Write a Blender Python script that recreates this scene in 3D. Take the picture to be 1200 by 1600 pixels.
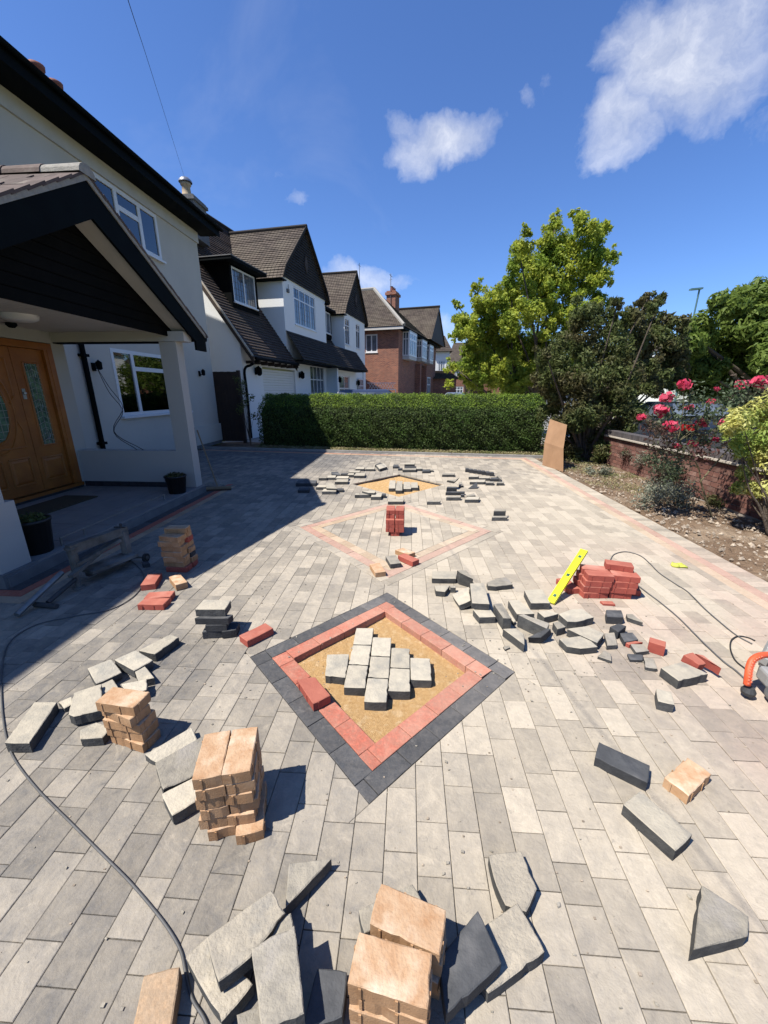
import bpy, bmesh, math, random
import numpy as np
from mathutils import Vector, Matrix
random.seed(7); RNG = np.random.default_rng(11)
for o in list(bpy.data.objects): bpy.data.objects.remove(o)
SC = bpy.context.scene; COL = SC.collection
R = math.radians

# ------------------------------------------------------------------ camera
FPX, EYE = 610.0, 1.6
PITCH = math.atan(188/FPX); YAW = math.atan(39/FPX*math.cos(PITCH))
FW = Vector((-math.sin(YAW)*math.cos(PITCH), math.cos(YAW)*math.cos(PITCH), -math.sin(PITCH)))
RT = Vector((math.cos(YAW), math.sin(YAW), 0)); UP = RT.cross(FW)
cd = bpy.data.cameras.new('camera'); cam = bpy.data.objects.new('camera', cd); COL.objects.link(cam)
cd.sensor_fit = 'VERTICAL'; cd.sensor_height = 36; cd.lens = FPX/1600*36; cd.clip_start = .02; cd.clip_end = 6000
cam.matrix_world = Matrix.Translation((0, 0, EYE)) @ Matrix((RT, UP, -FW)).transposed().to_4x4()
SC.camera = cam
SC.render.resolution_x = 768; SC.render.resolution_y = 1024

# ------------------------------------------------------------------ sun, sky, exposure
SD = Vector((.53, .30, -1.0)).normalized()          # direction the sunlight travels
SUN_EL = math.asin(-SD.z); SUN_AZ = math.atan2(-SD.x, -SD.y)
sl = bpy.data.lights.new('sun', 'SUN'); sl.energy = 5.0; sl.angle = R(.53); sl.color = (1, .955, .88)
so = bpy.data.objects.new('sun', sl); COL.objects.link(so)
so.rotation_euler = SD.to_track_quat('-Z', 'Y').to_euler(); so.location = (-20, -10, 30)
W = bpy.data.worlds.new('World'); SC.world = W; W.use_nodes = True
SKY_STRENGTH = .067
SC.view_settings.view_transform = 'Standard'; SC.view_settings.look = 'None'
SC.view_settings.exposure = .83; SC.view_settings.gamma = 1; SC.view_settings.use_curve_mapping = False

# ------------------------------------------------------------------ pixel rays -> points on real planes
def ray(u, v): return FW+RT*((u-600)/FPX)-UP*((v-800)/FPX)
def G(u, v, z=0):
    d = ray(u, v); t = (z-EYE)/d.z; return Vector((0, 0, EYE))+d*t
def atY(u, v, y):
    d = ray(u, v); return Vector((0, 0, EYE))+d*(y/d.y)
def atX(u, v, x):
    d = ray(u, v); return Vector((0, 0, EYE))+d*(x/d.x)
ZM = dict(a=(200,1320,3.3333),b=(500,1320,3.158),c=(130,1050,3.871),d=(200,800,5),e=(900,1140,4),f=(1080,960,10),
          g=(640,870,5.4545),h=(840,900,5.4545),i=(980,960,5.4545),j=(450,710,6.6667),k=(620,710,6.6667),l=(0,960,4),
          m=(570,780,5.217),n=(840,860,7.5),o=(380,900,2.727),s=(0,780,4.615),p=(0,0,1))
def Q(zm, x, y, z=0):
    a = ZM[zm]; return G(a[0]+x/a[2], a[1]+y/a[2], z)

# ------------------------------------------------------------------ node helpers / materials
class NT:
    def __init__(s, nt): s.nt = nt; s.nt.nodes.clear()
    def n(s, t, **k):
        x = s.nt.nodes.new(t)
        for a, b in k.items():
            if a.startswith('i_'):
                key = a[2:].replace('_', ' ')
                x.inputs[int(key) if key.isdigit() else key].default_value = b
            else: setattr(x, a, b)
        return x
    def l(s, a, b): s.nt.links.new(a, b)
    def math(s, op, a, b=None, clamp=False):
        x = s.n('ShaderNodeMath', operation=op); x.use_clamp = clamp
        for i, q in enumerate((a, b)):
            if q is None: continue
            if isinstance(q, (int, float)): x.inputs[i].default_value = q
            else: s.l(q, x.inputs[i])
        return x.outputs[0]
    def mix(s, f, a, b, blend='MIX'):
        x = s.n('ShaderNodeMix', data_type='RGBA', blend_type=blend)
        for i, q in ((0, f), (6, a), (7, b)):
            if isinstance(q, (int, float)): x.inputs[i].default_value = q
            elif isinstance(q, tuple): x.inputs[i].default_value = q if len(q) == 4 else q+(1,)
            else: s.l(q, x.inputs[i])
        return x.outputs[2]
    def noise(s, vec, scale, detail=3, rough=.55, dist=0):
        x = s.n('ShaderNodeTexNoise'); x.inputs['Scale'].default_value = scale; x.inputs['Detail'].default_value = detail
        x.inputs['Roughness'].default_value = rough; x.inputs['Distortion'].default_value = dist
        if vec is not None: s.l(vec, x.inputs['Vector'])
        return x.outputs['Fac']
    def ramp(s, f, lo, hi, a=0., b=1.):
        x = s.n('ShaderNodeMapRange'); x.clamp = True
        for i, q in enumerate((None, lo, hi, a, b)):
            if q is not None: x.inputs[i].default_value = q
        s.l(f, x.inputs[0]); return x.outputs[0]
MATS = {}
def new_mat(name):
    m = bpy.data.materials.new(name); m.use_nodes = True; t = NT(m.node_tree); MATS[name] = m
    out = t.n('ShaderNodeOutputMaterial'); p = t.n('ShaderNodeBsdfPrincipled'); t.l(p.outputs[0], out.inputs[0]); t.out = out
    return m, t, p
def bump(t, p, h, strength=.3, dist=.01):
    b = t.n('ShaderNodeBump'); b.inputs['Strength'].default_value = strength; b.inputs['Distance'].default_value = dist
    t.l(h, b.inputs['Height']); t.l(b.outputs[0], p.inputs['Normal'])
def simple(name, c1, c2=None, rough=.8, scale=6, bs=.2, bd=.004, bscale=60, metal=0, spec=.4, per=0.0, stain=None):
    """two tone noise colour, fine grain bump, optional per object tone shift"""
    m, t, p = new_mat(name); c2 = c2 or tuple(x*.75 for x in c1)
    c1, c2 = tuple(x*.80 for x in c1), tuple(x*.80 for x in c2); stain = tuple(x*.80 for x in stain) if stain else None
    tc = t.n('ShaderNodeTexCoord'); v = tc.outputs['Object']
    geo = t.n('ShaderNodeNewGeometry')
    if per:
        off = t.n('ShaderNodeVectorMath', operation='SCALE'); off.inputs[0].default_value = (53, 17, 29); t.l(t.n('ShaderNodeObjectInfo').outputs['Random'], off.inputs['Scale'])
        ad = t.n('ShaderNodeVectorMath', operation='ADD'); t.l(v, ad.inputs[0]); t.l(off.outputs[0], ad.inputs[1]); v = ad.outputs[0]
    f = t.ramp(t.noise(v, scale, 5, .6), .3, .7)
    c = t.mix(f, c1, c2)
    if stain:
        sf = t.ramp(t.noise(v, scale*.35, 4, .6), .52, .72)
        c = t.mix(sf, c, stain)
    if per:
        r = t.math('FRACT', t.math('ADD', t.n('ShaderNodeObjectInfo').outputs['Random'], geo.outputs['Random Per Island']))
        k = t.ramp(r, 0, 1, 1-per, 1+per)
        cc = t.n('ShaderNodeCombineXYZ'); [t.l(k, cc.inputs[i]) for i in range(3)]
        c = t.mix(1., c, cc.outputs[0], 'MULTIPLY')
    t.l(c, p.inputs['Base Color']); p.inputs['Roughness'].default_value = rough; p.inputs['Metallic'].default_value = metal
    p.inputs['Specular IOR Level'].default_value = spec
    if bs: bump(t, p, t.noise(v, bscale, 4, .6), bs, bd)
    return m

# pavers: charcoal grey concrete carrying uneven fawn jointing dust (world position patches = spilled sand, red brick dust by the saw, painted-in house shade at the left)
def paver_mat(name, base1, base2, dust, dust_bias, per=.16, local=True):
    m, t, p = new_mat(name)
    geo = t.n('ShaderNodeNewGeometry'); pos = geo.outputs['Position']
    sx = t.n('ShaderNodeSeparateXYZ'); t.l(pos, sx.inputs[0])
    rnd = t.math('FRACT', t.math('ADD', t.n('ShaderNodeObjectInfo').outputs['Random'], geo.outputs['Random Per Island']))
    off = t.n('ShaderNodeVectorMath', operation='SCALE'); off.inputs[0].default_value = (37, 11, 5); t.l(rnd, off.inputs['Scale'])
    pv = t.n('ShaderNodeVectorMath', operation='ADD'); t.l(pos, pv.inputs[0]); t.l(off.outputs[0], pv.inputs[1])
    pvo = pv.outputs[0]
    c = t.mix(t.ramp(t.noise(pvo, 9, 5, .65, .4), .3, .7), base1, base2)
    c = t.mix(t.ramp(t.noise(pvo, 60, 3, .7), .45, .85), c, tuple(x*1.7 for x in base1))
    # dust, thinned at the left partly to deepen the house shadow in the colour
    big = t.noise(pos, .75, 3, .5)
    dust_shade_x = t.ramp(t.math('SUBTRACT', sx.outputs[0], t.math('MULTIPLY', t.ramp(sx.outputs[1], 2.4, .4), .75)), -1.9, .25, 0, 1)
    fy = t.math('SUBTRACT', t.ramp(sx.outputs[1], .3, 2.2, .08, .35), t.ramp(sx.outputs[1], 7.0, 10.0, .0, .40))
    d = t.math('ADD', t.math('ADD', t.math('MULTIPLY', dust_shade_x, .62), fy), t.math('MULTIPLY', t.math('SUBTRACT', big, .5), 1.1))
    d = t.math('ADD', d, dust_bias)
    d = t.math('ADD', d, t.math('MULTIPLY', t.math('SUBTRACT', rnd, .5), .18))
    d = t.math('ADD', d, t.math('MULTIPLY', t.math('SUBTRACT', t.noise(pvo, 14, 6, .7, .8), .5), 1.0))
    d = t.math('ADD', d, t.math('MULTIPLY', t.math('SUBTRACT', t.noise(pos, 5.5, 7, .68, 1.2), .5), .75))
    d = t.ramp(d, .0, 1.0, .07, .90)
    pr = t.math('MULTIPLY', t.ramp(sx.outputs[0], .9, 2.4), t.ramp(t.noise(pos, 1.1, 2), .35, .65))
    yfade = t.ramp(sx.outputs[1], 4.5, 2.5)
    dc = t.mix(t.math('MULTIPLY', t.math('MULTIPLY', pr, yfade), .8), dust, (.40, .25, .205, 1))
    if local: c = t.mix(d, c, dc)
    c = t.mix(t.ramp(t.noise(pvo, 34, 6, .8, .5), .38, .66, 0, .42), c, tuple(x*.62 for x in dust[:3])+(1,))
    c = t.mix(t.ramp(t.noise(pvo, 7, 5, .7, 1.5), .58, .80, 0, .45), c, tuple(min(1, x*1.22) for x in dust[:3])+(1,))
    # darker scuffs and pits
    sc = t.ramp(t.noise(pvo, 22, 5, .75, 1.2), .60, .78, 0, .5)
    c = t.mix(sc, c, tuple(x*.8 for x in base1))
    k = t.ramp(rnd, 0, 1, 1-per, 1+per)
    cc = t.n('ShaderNodeCombineXYZ'); [t.l(k, cc.inputs[i]) for i in range(3)]
    c = t.mix(1., c, cc.outputs[0], 'MULTIPLY')
    t.l(c, p.inputs['Base Color']); p.inputs['Roughness'].default_value = .85; p.inputs['Specular IOR Level'].default_value = .3
    h = t.math('ADD', t.math('MULTIPLY', t.noise(pvo, 16, 4, .6, .6), .8), t.math('MULTIPLY', t.noise(pvo, 110, 3, .7), .35))
    bump(t, p, h, .8, .008)
    return m
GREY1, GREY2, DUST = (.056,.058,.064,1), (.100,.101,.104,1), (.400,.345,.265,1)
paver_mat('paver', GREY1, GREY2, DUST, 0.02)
paver_mat('paver_black', (.025,.028,.033,1), (.05,.053,.058,1), (.22,.20,.18,1), -.62, .18)
paver_mat('paver_red', (.33,.075,.045,1), (.27,.07,.045,1), (.42,.25,.18,1), -.34, .1)
paver_mat('paver_red_dusty', (.27,.075,.05,1), (.22,.07,.05,1), (.41,.29,.225,1), .22, .1)
paver_mat('paver_buff', (.33,.21,.12,1), (.28,.18,.10,1), (.42,.34,.25,1), .0, .12)
simple('block_tan', (.46,.27,.14), (.33,.18,.085), .9, 14, .5, .004, 180, per=.1, stain=(.52,.34,.20))
simple('block_tan_top', (.55,.38,.24), (.42,.235,.12), .9, 22, .7, .005, 120, per=.08, stain=(.66,.52,.38))
simple('block_red', (.42,.095,.065), (.33,.07,.05), .88, 16, .5, .004, 180, per=.1)
simple('block_red_top', (.44,.15,.10), (.34,.095,.065), .88, 9, .5, .004, 150, per=.08, stain=(.50,.24,.18))
simple('block_grey', (.105,.105,.10), (.045,.046,.048), .9, 18, .8, .006, 90, per=.25)
simple('block_grey_top', (.47,.41,.315), (.32,.285,.23), .9, 20, .9, .007, 80, per=.14, stain=(.24,.23,.21))
simple('block_char', (.05,.052,.056), (.028,.03,.034), .85, 18, .6, .005, 110, per=.2)
simple('block_char_top', (.085,.087,.09), (.045,.047,.05), .85, 12, .6, .005, 90, per=.2, stain=(.16,.155,.15))
simple('block_pale_top', (.50,.445,.345), (.39,.35,.28), .9, 22, .8, .006, 80, per=.12, stain=(.31,.29,.245))
simple('block_mid_top', (.37,.33,.26), (.23,.21,.175), .9, 20, .9, .006, 80, per=.12, stain=(.34,.31,.27))
simple('sand', (.66,.43,.20), (.50,.30,.13), 1, 60, 1, .012, 260, spec=.1, stain=(.72,.52,.30))
simple('joint', (.20,.17,.135), (.07,.06,.055), 1, 12, .5, .005, 200, spec=.1)
simple('soil', (.25,.175,.115), (.15,.10,.065), 1, 3.5, 1, .05, 24, spec=.1, stain=(.36,.28,.20))
simple('stone', (.40,.33,.25), (.28,.23,.18), .95, 20, .5, .01, 60, per=.3, spec=.1)
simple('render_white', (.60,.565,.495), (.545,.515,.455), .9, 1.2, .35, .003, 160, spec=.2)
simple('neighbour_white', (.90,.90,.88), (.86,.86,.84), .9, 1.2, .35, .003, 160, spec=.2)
simple('render_grey', (.50,.48,.44), (.46,.44,.41), .9, .9, .35, .003, 160, spec=.2)
simple('render_cream', (.46,.445,.41), (.42,.41,.375), .9, 1.0, .35, .003, 160, spec=.2)
simple('white_upvc', (.80,.80,.80), (.76,.76,.76), .3, 3, .0)
simple('white_trim', (.58,.555,.51), (.52,.50,.46), .6, 3, .15)
simple('black_trim', (.004,.007,.008), (.003,.004,.005), .7, 4, .1, spec=.06)
simple('black_board', (.004,.005,.005), (.007,.007,.007), .8, 5, .3, spec=.05)
simple('brown_board', (.05,.03,.02), (.03,.018,.012), .7, 5, .4)
simple('gate_wood', (.05,.028,.018), (.03,.017,.012), .8, 5, .4)
simple('door_wood', (.40,.14,.022), (.25,.075,.012), .5, 3, .15, .002, 30)
simple('door_moulding', (.36,.125,.02), (.30,.10,.015), .4, 3, .15)
simple('tile_slab', (.27,.265,.255), (.21,.205,.20), .7, 4, .2)
simple('plinth_tile', (.025,.027,.03), (.05,.05,.055), .4, 8, .1)
simple('plinth', (.20,.20,.20), (.13,.13,.13), .9, 5, .3)
simple('doormat', (.07,.055,.03), (.05,.04,.02), 1, 30, .6)
simple('pot', (.012,.014,.015), (.02,.022,.022), .5, 6, .1)
simple('clay_pot', (.33,.12,.08), (.22,.08,.055), .8, 8, .3)
simple('buff_pot', (.52,.40,.26), (.42,.32,.2), .8, 8, .3)
simple('lead_cap', (.45,.46,.48), (.35,.36,.38), .35, 8, .1, metal=.7)
simple('steel', (.30,.31,.31), (.20,.20,.19), .45, 12, .2, metal=.6)
simple('machine_grey', (.16,.16,.145), (.07,.065,.055), .7, 9, .4, stain=(.30,.28,.25))
simple('machine_dark', (.03,.032,.035), (.06,.06,.06), .6, 9, .3)
simple('saw_grey', (.20,.21,.215), (.13,.135,.14), .55, 9, .2, stain=(.33,.30,.27))
simple('saw_guard', (.42,.43,.42), (.28,.29,.29), .5, 7, .2, metal=.3)
simple('saw_orange', (.80,.12,.04), (.70,.09,.03), .55, 20, .3, .004, 120)
simple('saw_mesh', (.85,.25,.15), (.8,.2,.12), .6, 20, .3)
simple('level_yellow', (.80,.82,.02), (.76,.78,.02), .4, 5, 0)
simple('glove_yellow', (.62,.60,.10), (.45,.50,.08), .9, 20, .5)
simple('rubber', (.018,.018,.019), (.03,.03,.03), .7, 10, .2)
simple('cable_grey', (.12,.12,.12), (.08,.08,.08), .6, 10, .2)
simple('ply', (.36,.21,.115), (.28,.16,.085), .8, 3, .2)
simple('broom_wood', (.30,.22,.13), (.22,.16,.1), .8, 8, .2)
simple('bristle', (.10,.06,.04), (.06,.04,.03), 1, 60, .6)
simple('asphalt', (.20,.195,.185), (.16,.155,.15), .95, 1.2, .5, .01, 60)
simple('pavement_flag', (.34,.32,.29), (.28,.265,.24), .95, 1.5, .3)
simple('concrete_kerb', (.36,.34,.31), (.27,.26,.24), .95, 4, .4)
simple('coping', (.55,.49,.40), (.42,.37,.30), .9, 7, .3)
simple('mortar', (.42,.37,.31), (.34,.30,.25), 1, 10, .3)
simple('wall_brick', (.22,.095,.07), (.13,.06,.045), .95, 9, .6, .004, 100, per=.28, stain=(.30,.19,.15))
simple('blue_brick', (.07,.065,.07), (.10,.085,.08), .8, 9, .4, per=.25)
simple('bark', (.13,.10,.075), (.07,.055,.04), 1, 12, .8, .02, 40)
simple('cane', (.20,.16,.09), (.12,.11,.06), .9, 12, .5)
simple('lamp_green', (.10,.20,.21), (.08,.16,.17), .5, 8, .1)
simple('curtain', (.62,.62,.62), (.52,.52,.53), .95, 20, .2)
simple('room_dark', (.05,.05,.05), (.04,.04,.04), 1, 2, 0)
simple('lead', (.10,.10,.105), (.14,.14,.145), .5, 8, .1)
simple('wire', (.02,.02,.02), None, .7, 8, 0)
simple('car_paint_blue', (.05,.07,.13), (.045,.062,.12), .18, 2, 0, spec=.7)
simple('car_paint_silver', (.35,.38,.40), (.33,.36,.38), .2, 2, 0, metal=.5)
simple('car_paint_dark', (.025,.032,.045), (.02,.028,.04), .15, 2, 0, spec=.7)
simple('tyre', (.015,.015,.015), None, .8, 8, .2)
simple('rim', (.4,.4,.42), None, .35, 8, 0, metal=.8)
simple('tail_lamp', (.45,.015,.015), None, .3, 8, 0)
simple('grass', (.16,.20,.06), (.22,.23,.08), 1, 3, .5, .02, 50, spec=.1)
simple('skin', (.45,.28,.2), None, .6, 8, 0)

def glass_mat():
    m, t, p = new_mat('glass'); t.nt.nodes.remove(p)
    tr = t.n('ShaderNodeBsdfTransparent'); tr.inputs[0].default_value = (.55, .58, .58, 1)
    gl = t.n('ShaderNodeBsdfGlossy'); gl.inputs['Roughness'].default_value = .02
    fr = t.n('ShaderNodeFresnel'); fr.inputs[0].default_value = 1.55
    f = t.math('ADD', t.math('MULTIPLY', fr.outputs[0], 1.0), .10, True)
    mx = t.n('ShaderNodeMixShader'); t.l(f, mx.inputs[0]); t.l(tr.outputs[0], mx.inputs[1]); t.l(gl.outputs[0], mx.inputs[2])
    t.l(mx.outputs[0], t.out.inputs[0])
glass_mat()
m, t, p = new_mat('pane_dark'); p.inputs['Base Color'].default_value = (.055, .07, .085, 1); p.inputs['Roughness'].default_value = .06; p.inputs['Specular IOR Level'].default_value = .9
tc = t.n('ShaderNodeTexCoord'); f = t.ramp(t.noise(tc.outputs['Object'], 1.2, 3), .4, .6); t.l(t.mix(f, (.045,.055,.07,1), (.11,.13,.15,1)), p.inputs['Base Color'])
m, t, p = new_mat('pane_green'); p.inputs['Base Color'].default_value = (.05, .10, .075, 1); p.inputs['Roughness'].default_value = .15; p.inputs['Specular IOR Level'].default_value = .7
tc = t.n('ShaderNodeTexCoord'); f = t.ramp(t.noise(tc.outputs['Object'], 9, 3), .4, .6); t.l(t.mix(f, (.03,.07,.06,1), (.10,.18,.12,1)), p.inputs['Base Color'])

# roof tiles: plain clay tiles, joints follow UV (u metres along the eave, v course number)
def roof_mat(name, a, b, c3, w=.165):
    m, t, p = new_mat(name); uv = t.n('ShaderNodeUVMap'); uv.uv_map = 'UVMap'
    br = t.n('ShaderNodeTexBrick'); t.l(uv.outputs[0], br.inputs['Vector'])
    br.inputs['Color1'].default_value = (0, 0, 0, 1); br.inputs['Color2'].default_value = (1, 1, 1, 1); br.inputs['Mortar'].default_value = (.5, .5, .5, 1)
    br.inputs['Scale'].default_value = 1; br.inputs['Mortar Size'].default_value = .012; br.inputs['Brick Width'].default_value = w; br.inputs['Row Height'].default_value = 1
    br.inputs['Mortar Smooth'].default_value = .1
    geo = t.n('ShaderNodeNewGeometry')
    c = t.mix(br.outputs['Color'], a, b)
    c = t.mix(t.ramp(t.noise(geo.outputs['Position'], 1.1, 4, .6), .42, .68), c, c3)
    c = t.mix(br.outputs['Fac'], c, (.015, .012, .01, 1))
    t.l(c, p.inputs['Base Color']); p.inputs['Roughness'].default_value = .85; p.inputs['Specular IOR Level'].default_value = .25
    bump(t, p, t.noise(geo.outputs['Position'], 30, 3), .4, .01)
roof_mat('roof_brown', (.060,.047,.038,1), (.10,.078,.062,1), (.115,.095,.072,1))
roof_mat('roof_dark', (.018,.016,.016,1), (.032,.027,.026,1), (.04,.035,.03,1))
roof_mat('roof_front', (.045,.033,.028,1), (.08,.058,.048,1), (.062,.05,.042,1))
simple('porch_tile', (.12,.085,.075), (.075,.052,.045), .85, 10, .5, .006, 60, per=.25, stain=(.18,.155,.13))
simple('porch_mortar', (.36,.34,.30), (.26,.245,.22), 1, 20, .8, .01, 60)

# brick walls too far away to tell bricks apart
def brick_mat():
    m, t, p = new_mat('far_brick'); tc = t.n('ShaderNodeTexCoord')
    sx = t.n('ShaderNodeSeparateXYZ'); t.l(tc.outputs['Object'], sx.inputs[0])
    cb = t.n('ShaderNodeCombineXYZ'); t.l(t.math('ADD', sx.outputs[0], sx.outputs[1]), cb.inputs[0]); t.l(sx.outputs[2], cb.inputs[1])
    br = t.n('ShaderNodeTexBrick'); t.l(cb.outputs[0], br.inputs['Vector'])
    br.inputs['Color1'].default_value = (.14, .036, .020, 1); br.inputs['Color2'].default_value = (.30, .10, .05, 1); br.inputs['Mortar'].default_value = (.24, .18, .14, 1)
    br.inputs['Scale'].default_value = 1; br.inputs['Mortar Size'].default_value = .01; br.inputs['Brick Width'].default_value = .225; br.inputs['Row Height'].default_value = .075
    c = t.mix(t.ramp(t.noise(tc.outputs['Object'], 1.5, 4), .4, .7, 0, .4), br.outputs[0], (.15, .06, .042, 1))
    t.l(c, p.inputs['Base Color']); p.inputs['Roughness'].default_value = .9
brick_mat()

def leaf_mat(name, c1, c2, c3, trans=.35, rough=.5):
    m, t, p = new_mat(name); geo = t.n('ShaderNodeNewGeometry')
    r = geo.outputs['Random Per Island']
    c = t.mix(r, c1, c2)
    c = t.mix(t.ramp(t.noise(geo.outputs['Position'], 1.6, 2), .45, .62), c, c3)
    t.l(c, p.inputs['Base Color']); p.inputs['Roughness'].default_value = rough; p.inputs['Specular IOR Level'].default_value = .16
    tl = t.n('ShaderNodeBsdfTranslucent'); t.l(c, tl.inputs[0])
    mx = t.n('ShaderNodeMixShader'); mx.inputs[0].default_value = trans
    t.l(p.outputs[0], mx.inputs[1]); t.l(tl.outputs[0], mx.inputs[2]); t.l(mx.outputs[0], t.out.inputs[0])
leaf_mat('leaf_lime', (.26,.33,.04,1), (.48,.50,.08,1), (.20,.28,.04,1), .5)
leaf_mat('leaf_dark', (.055,.080,.024,1), (.14,.16,.055,1), (.095,.085,.038,1), .4, .55)
leaf_mat('leaf_mid', (.085,.14,.025,1), (.19,.25,.055,1), (.13,.18,.035,1), .45)
leaf_mat('leaf_new', (.12,.20,.025,1), (.24,.32,.045,1), (.16,.24,.03,1), .4, .6)
leaf_mat('leaf_hedge', (.028,.050,.014,1), (.085,.12,.03,1), (.055,.095,.02,1), .3, .6)
leaf_mat('leaf_variegated', (.50,.48,.12,1), (.62,.60,.24,1), (.24,.32,.07,1), .4)
leaf_mat('leaf_rose', (.05,.08,.035,1), (.12,.15,.09,1), (.10,.05,.045,1), .3)
leaf_mat('leaf_grey', (.16,.18,.13,1), (.26,.26,.20,1), (.12,.13,.09,1), .25)
leaf_mat('leaf_dry', (.22,.19,.09,1), (.33,.29,.16,1), (.15,.16,.06,1), .2, .8)
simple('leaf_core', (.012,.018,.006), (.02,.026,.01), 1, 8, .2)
leaf_mat('petal', (.45,.025,.07,1), (.66,.14,.20,1), (.50,.04,.09,1), .3, .6)

# ------------------------------------------------------------------ sky with clouds
def build_sky():
    t = NT(W.node_tree); out = t.n('ShaderNodeOutputWorld'); bg = t.n('ShaderNodeBackground'); t.l(bg.outputs[0], out.inputs[0])
    sky = t.n('ShaderNodeTexSky'); sky.sky_type = 'NISHITA'; sky.sun_disc = False
    sky.sun_elevation = SUN_EL; sky.sun_rotation = SUN_AZ; sky.altitude = 200; sky.air_density = 1.0; sky.dust_density = .4; sky.ozone_density = 2.2
    tc = t.n('ShaderNodeTexCoord'); d = tc.outputs['Generated']
    # each cloud: centre pixel, half width, half height (pixels), tilt, strength
    clouds = [((690,232),84,40,8,1.0),((628,205),42,22,0,.55),((1066,92),116,74,-34,1.0),((972,188),56,54,-30,.85),((1120,45),110,60,-40,.8),((1010,60),60,50,0,.45),
              ((565,432),60,22,0,.75),((462,312),22,12,35,.4),((822,168),22,14,0,.35),((690,522),60,32,0,.6),((860,125),18,30,0,.25),
              ((430,270),12,7,0,.25),((1190,200),60,30,0,.3)]
    mask = None
    warp = t.n('ShaderNodeTexNoise'); warp.inputs['Scale'].default_value = 5.5; warp.inputs['Detail'].default_value = 6; warp.inputs['Roughness'].default_value = .6; t.l(d, warp.inputs['Vector'])
    wv = t.n('ShaderNodeVectorMath', operation='SUBTRACT'); t.l(warp.outputs['Color'], wv.inputs[0]); wv.inputs[1].default_value = (.5, .5, .5)
    ws = t.n('ShaderNodeVectorMath', operation='SCALE'); t.l(wv.outputs[0], ws.inputs[0]); ws.inputs['Scale'].default_value = .16
    wd = t.n('ShaderNodeVectorMath', operation='ADD'); t.l(d, wd.inputs[0]); t.l(ws.outputs[0], wd.inputs[1])
    for (c, hw, hh, tilt, st) in clouds:
        C = ray(*c).normalized(); a = R(tilt)
        ex = RT*math.cos(a)+UP*math.sin(a); ex = (ex-C*ex.dot(C)).normalized(); ey = C.cross(ex).normalized()
        kk = ray(*c).length; sw, sh = hw/FPX/kk, hh/FPX/kk
        s = t.n('ShaderNodeVectorMath', operation='SUBTRACT'); t.l(wd.outputs[0], s.inputs[0]); s.inputs[1].default_value = C
        dx = t.n('ShaderNodeVectorMath', operation='DOT_PRODUCT'); t.l(s.outputs[0], dx.inputs[0]); dx.inputs[1].default_value = ex/sw
        dy = t.n('ShaderNodeVectorMath', operation='DOT_PRODUCT'); t.l(s.outputs[0], dy.inputs[0]); dy.inputs[1].default_value = ey/sh
        dz = t.n('ShaderNodeVectorMath', operation='DOT_PRODUCT'); t.l(s.outputs[0], dz.inputs[0]); dz.inputs[1].default_value = C/.5
        r2 = t.math('ADD', t.math('ADD', t.math('MULTIPLY', dx.outputs['Value'], dx.outputs['Value']), t.math('MULTIPLY', dy.outputs['Value'], dy.outputs['Value'])), t.math('MULTIPLY', dz.outputs['Value'], dz.outputs['Value']))
        k = t.math('MULTIPLY', t.ramp(r2, 1.7, 0.05, 0, 1), st)
        mask = k if mask is None else t.math('MAXIMUM', mask, k)
    n = t.noise(wd.outputs[0], 11, 8, .62, .3)
    f = t.math('SUBTRACT', t.math('ADD', mask, t.math('MULTIPLY', t.math('SUBTRACT', n, .5), 1.0)), .22)
    f = t.math('MULTIPLY', t.ramp(f, 0, 1.2), t.ramp(mask, 0, .15))
    # thin high veil all round the sky
    veil = t.math('MULTIPLY', t.ramp(t.noise(d, 2.2, 6, .6, .8), .60, .85), .10)
    f = t.math('MAXIMUM', t.math('MULTIPLY', f, .93), veil)
    tint = t.mix(1., sky.outputs[0], (.78, 1.06, 1.56, 1), 'MULTIPLY')
    shade = t.mix(t.ramp(n, .35, .65), (7.2, 7.4, 7.9, 1), (10.2, 10.2, 10.3, 1))
    t.l(t.mix(f, tint, shade), bg.inputs[0]); bg.inputs[1].default_value = SKY_STRENGTH
build_sky()

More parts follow.
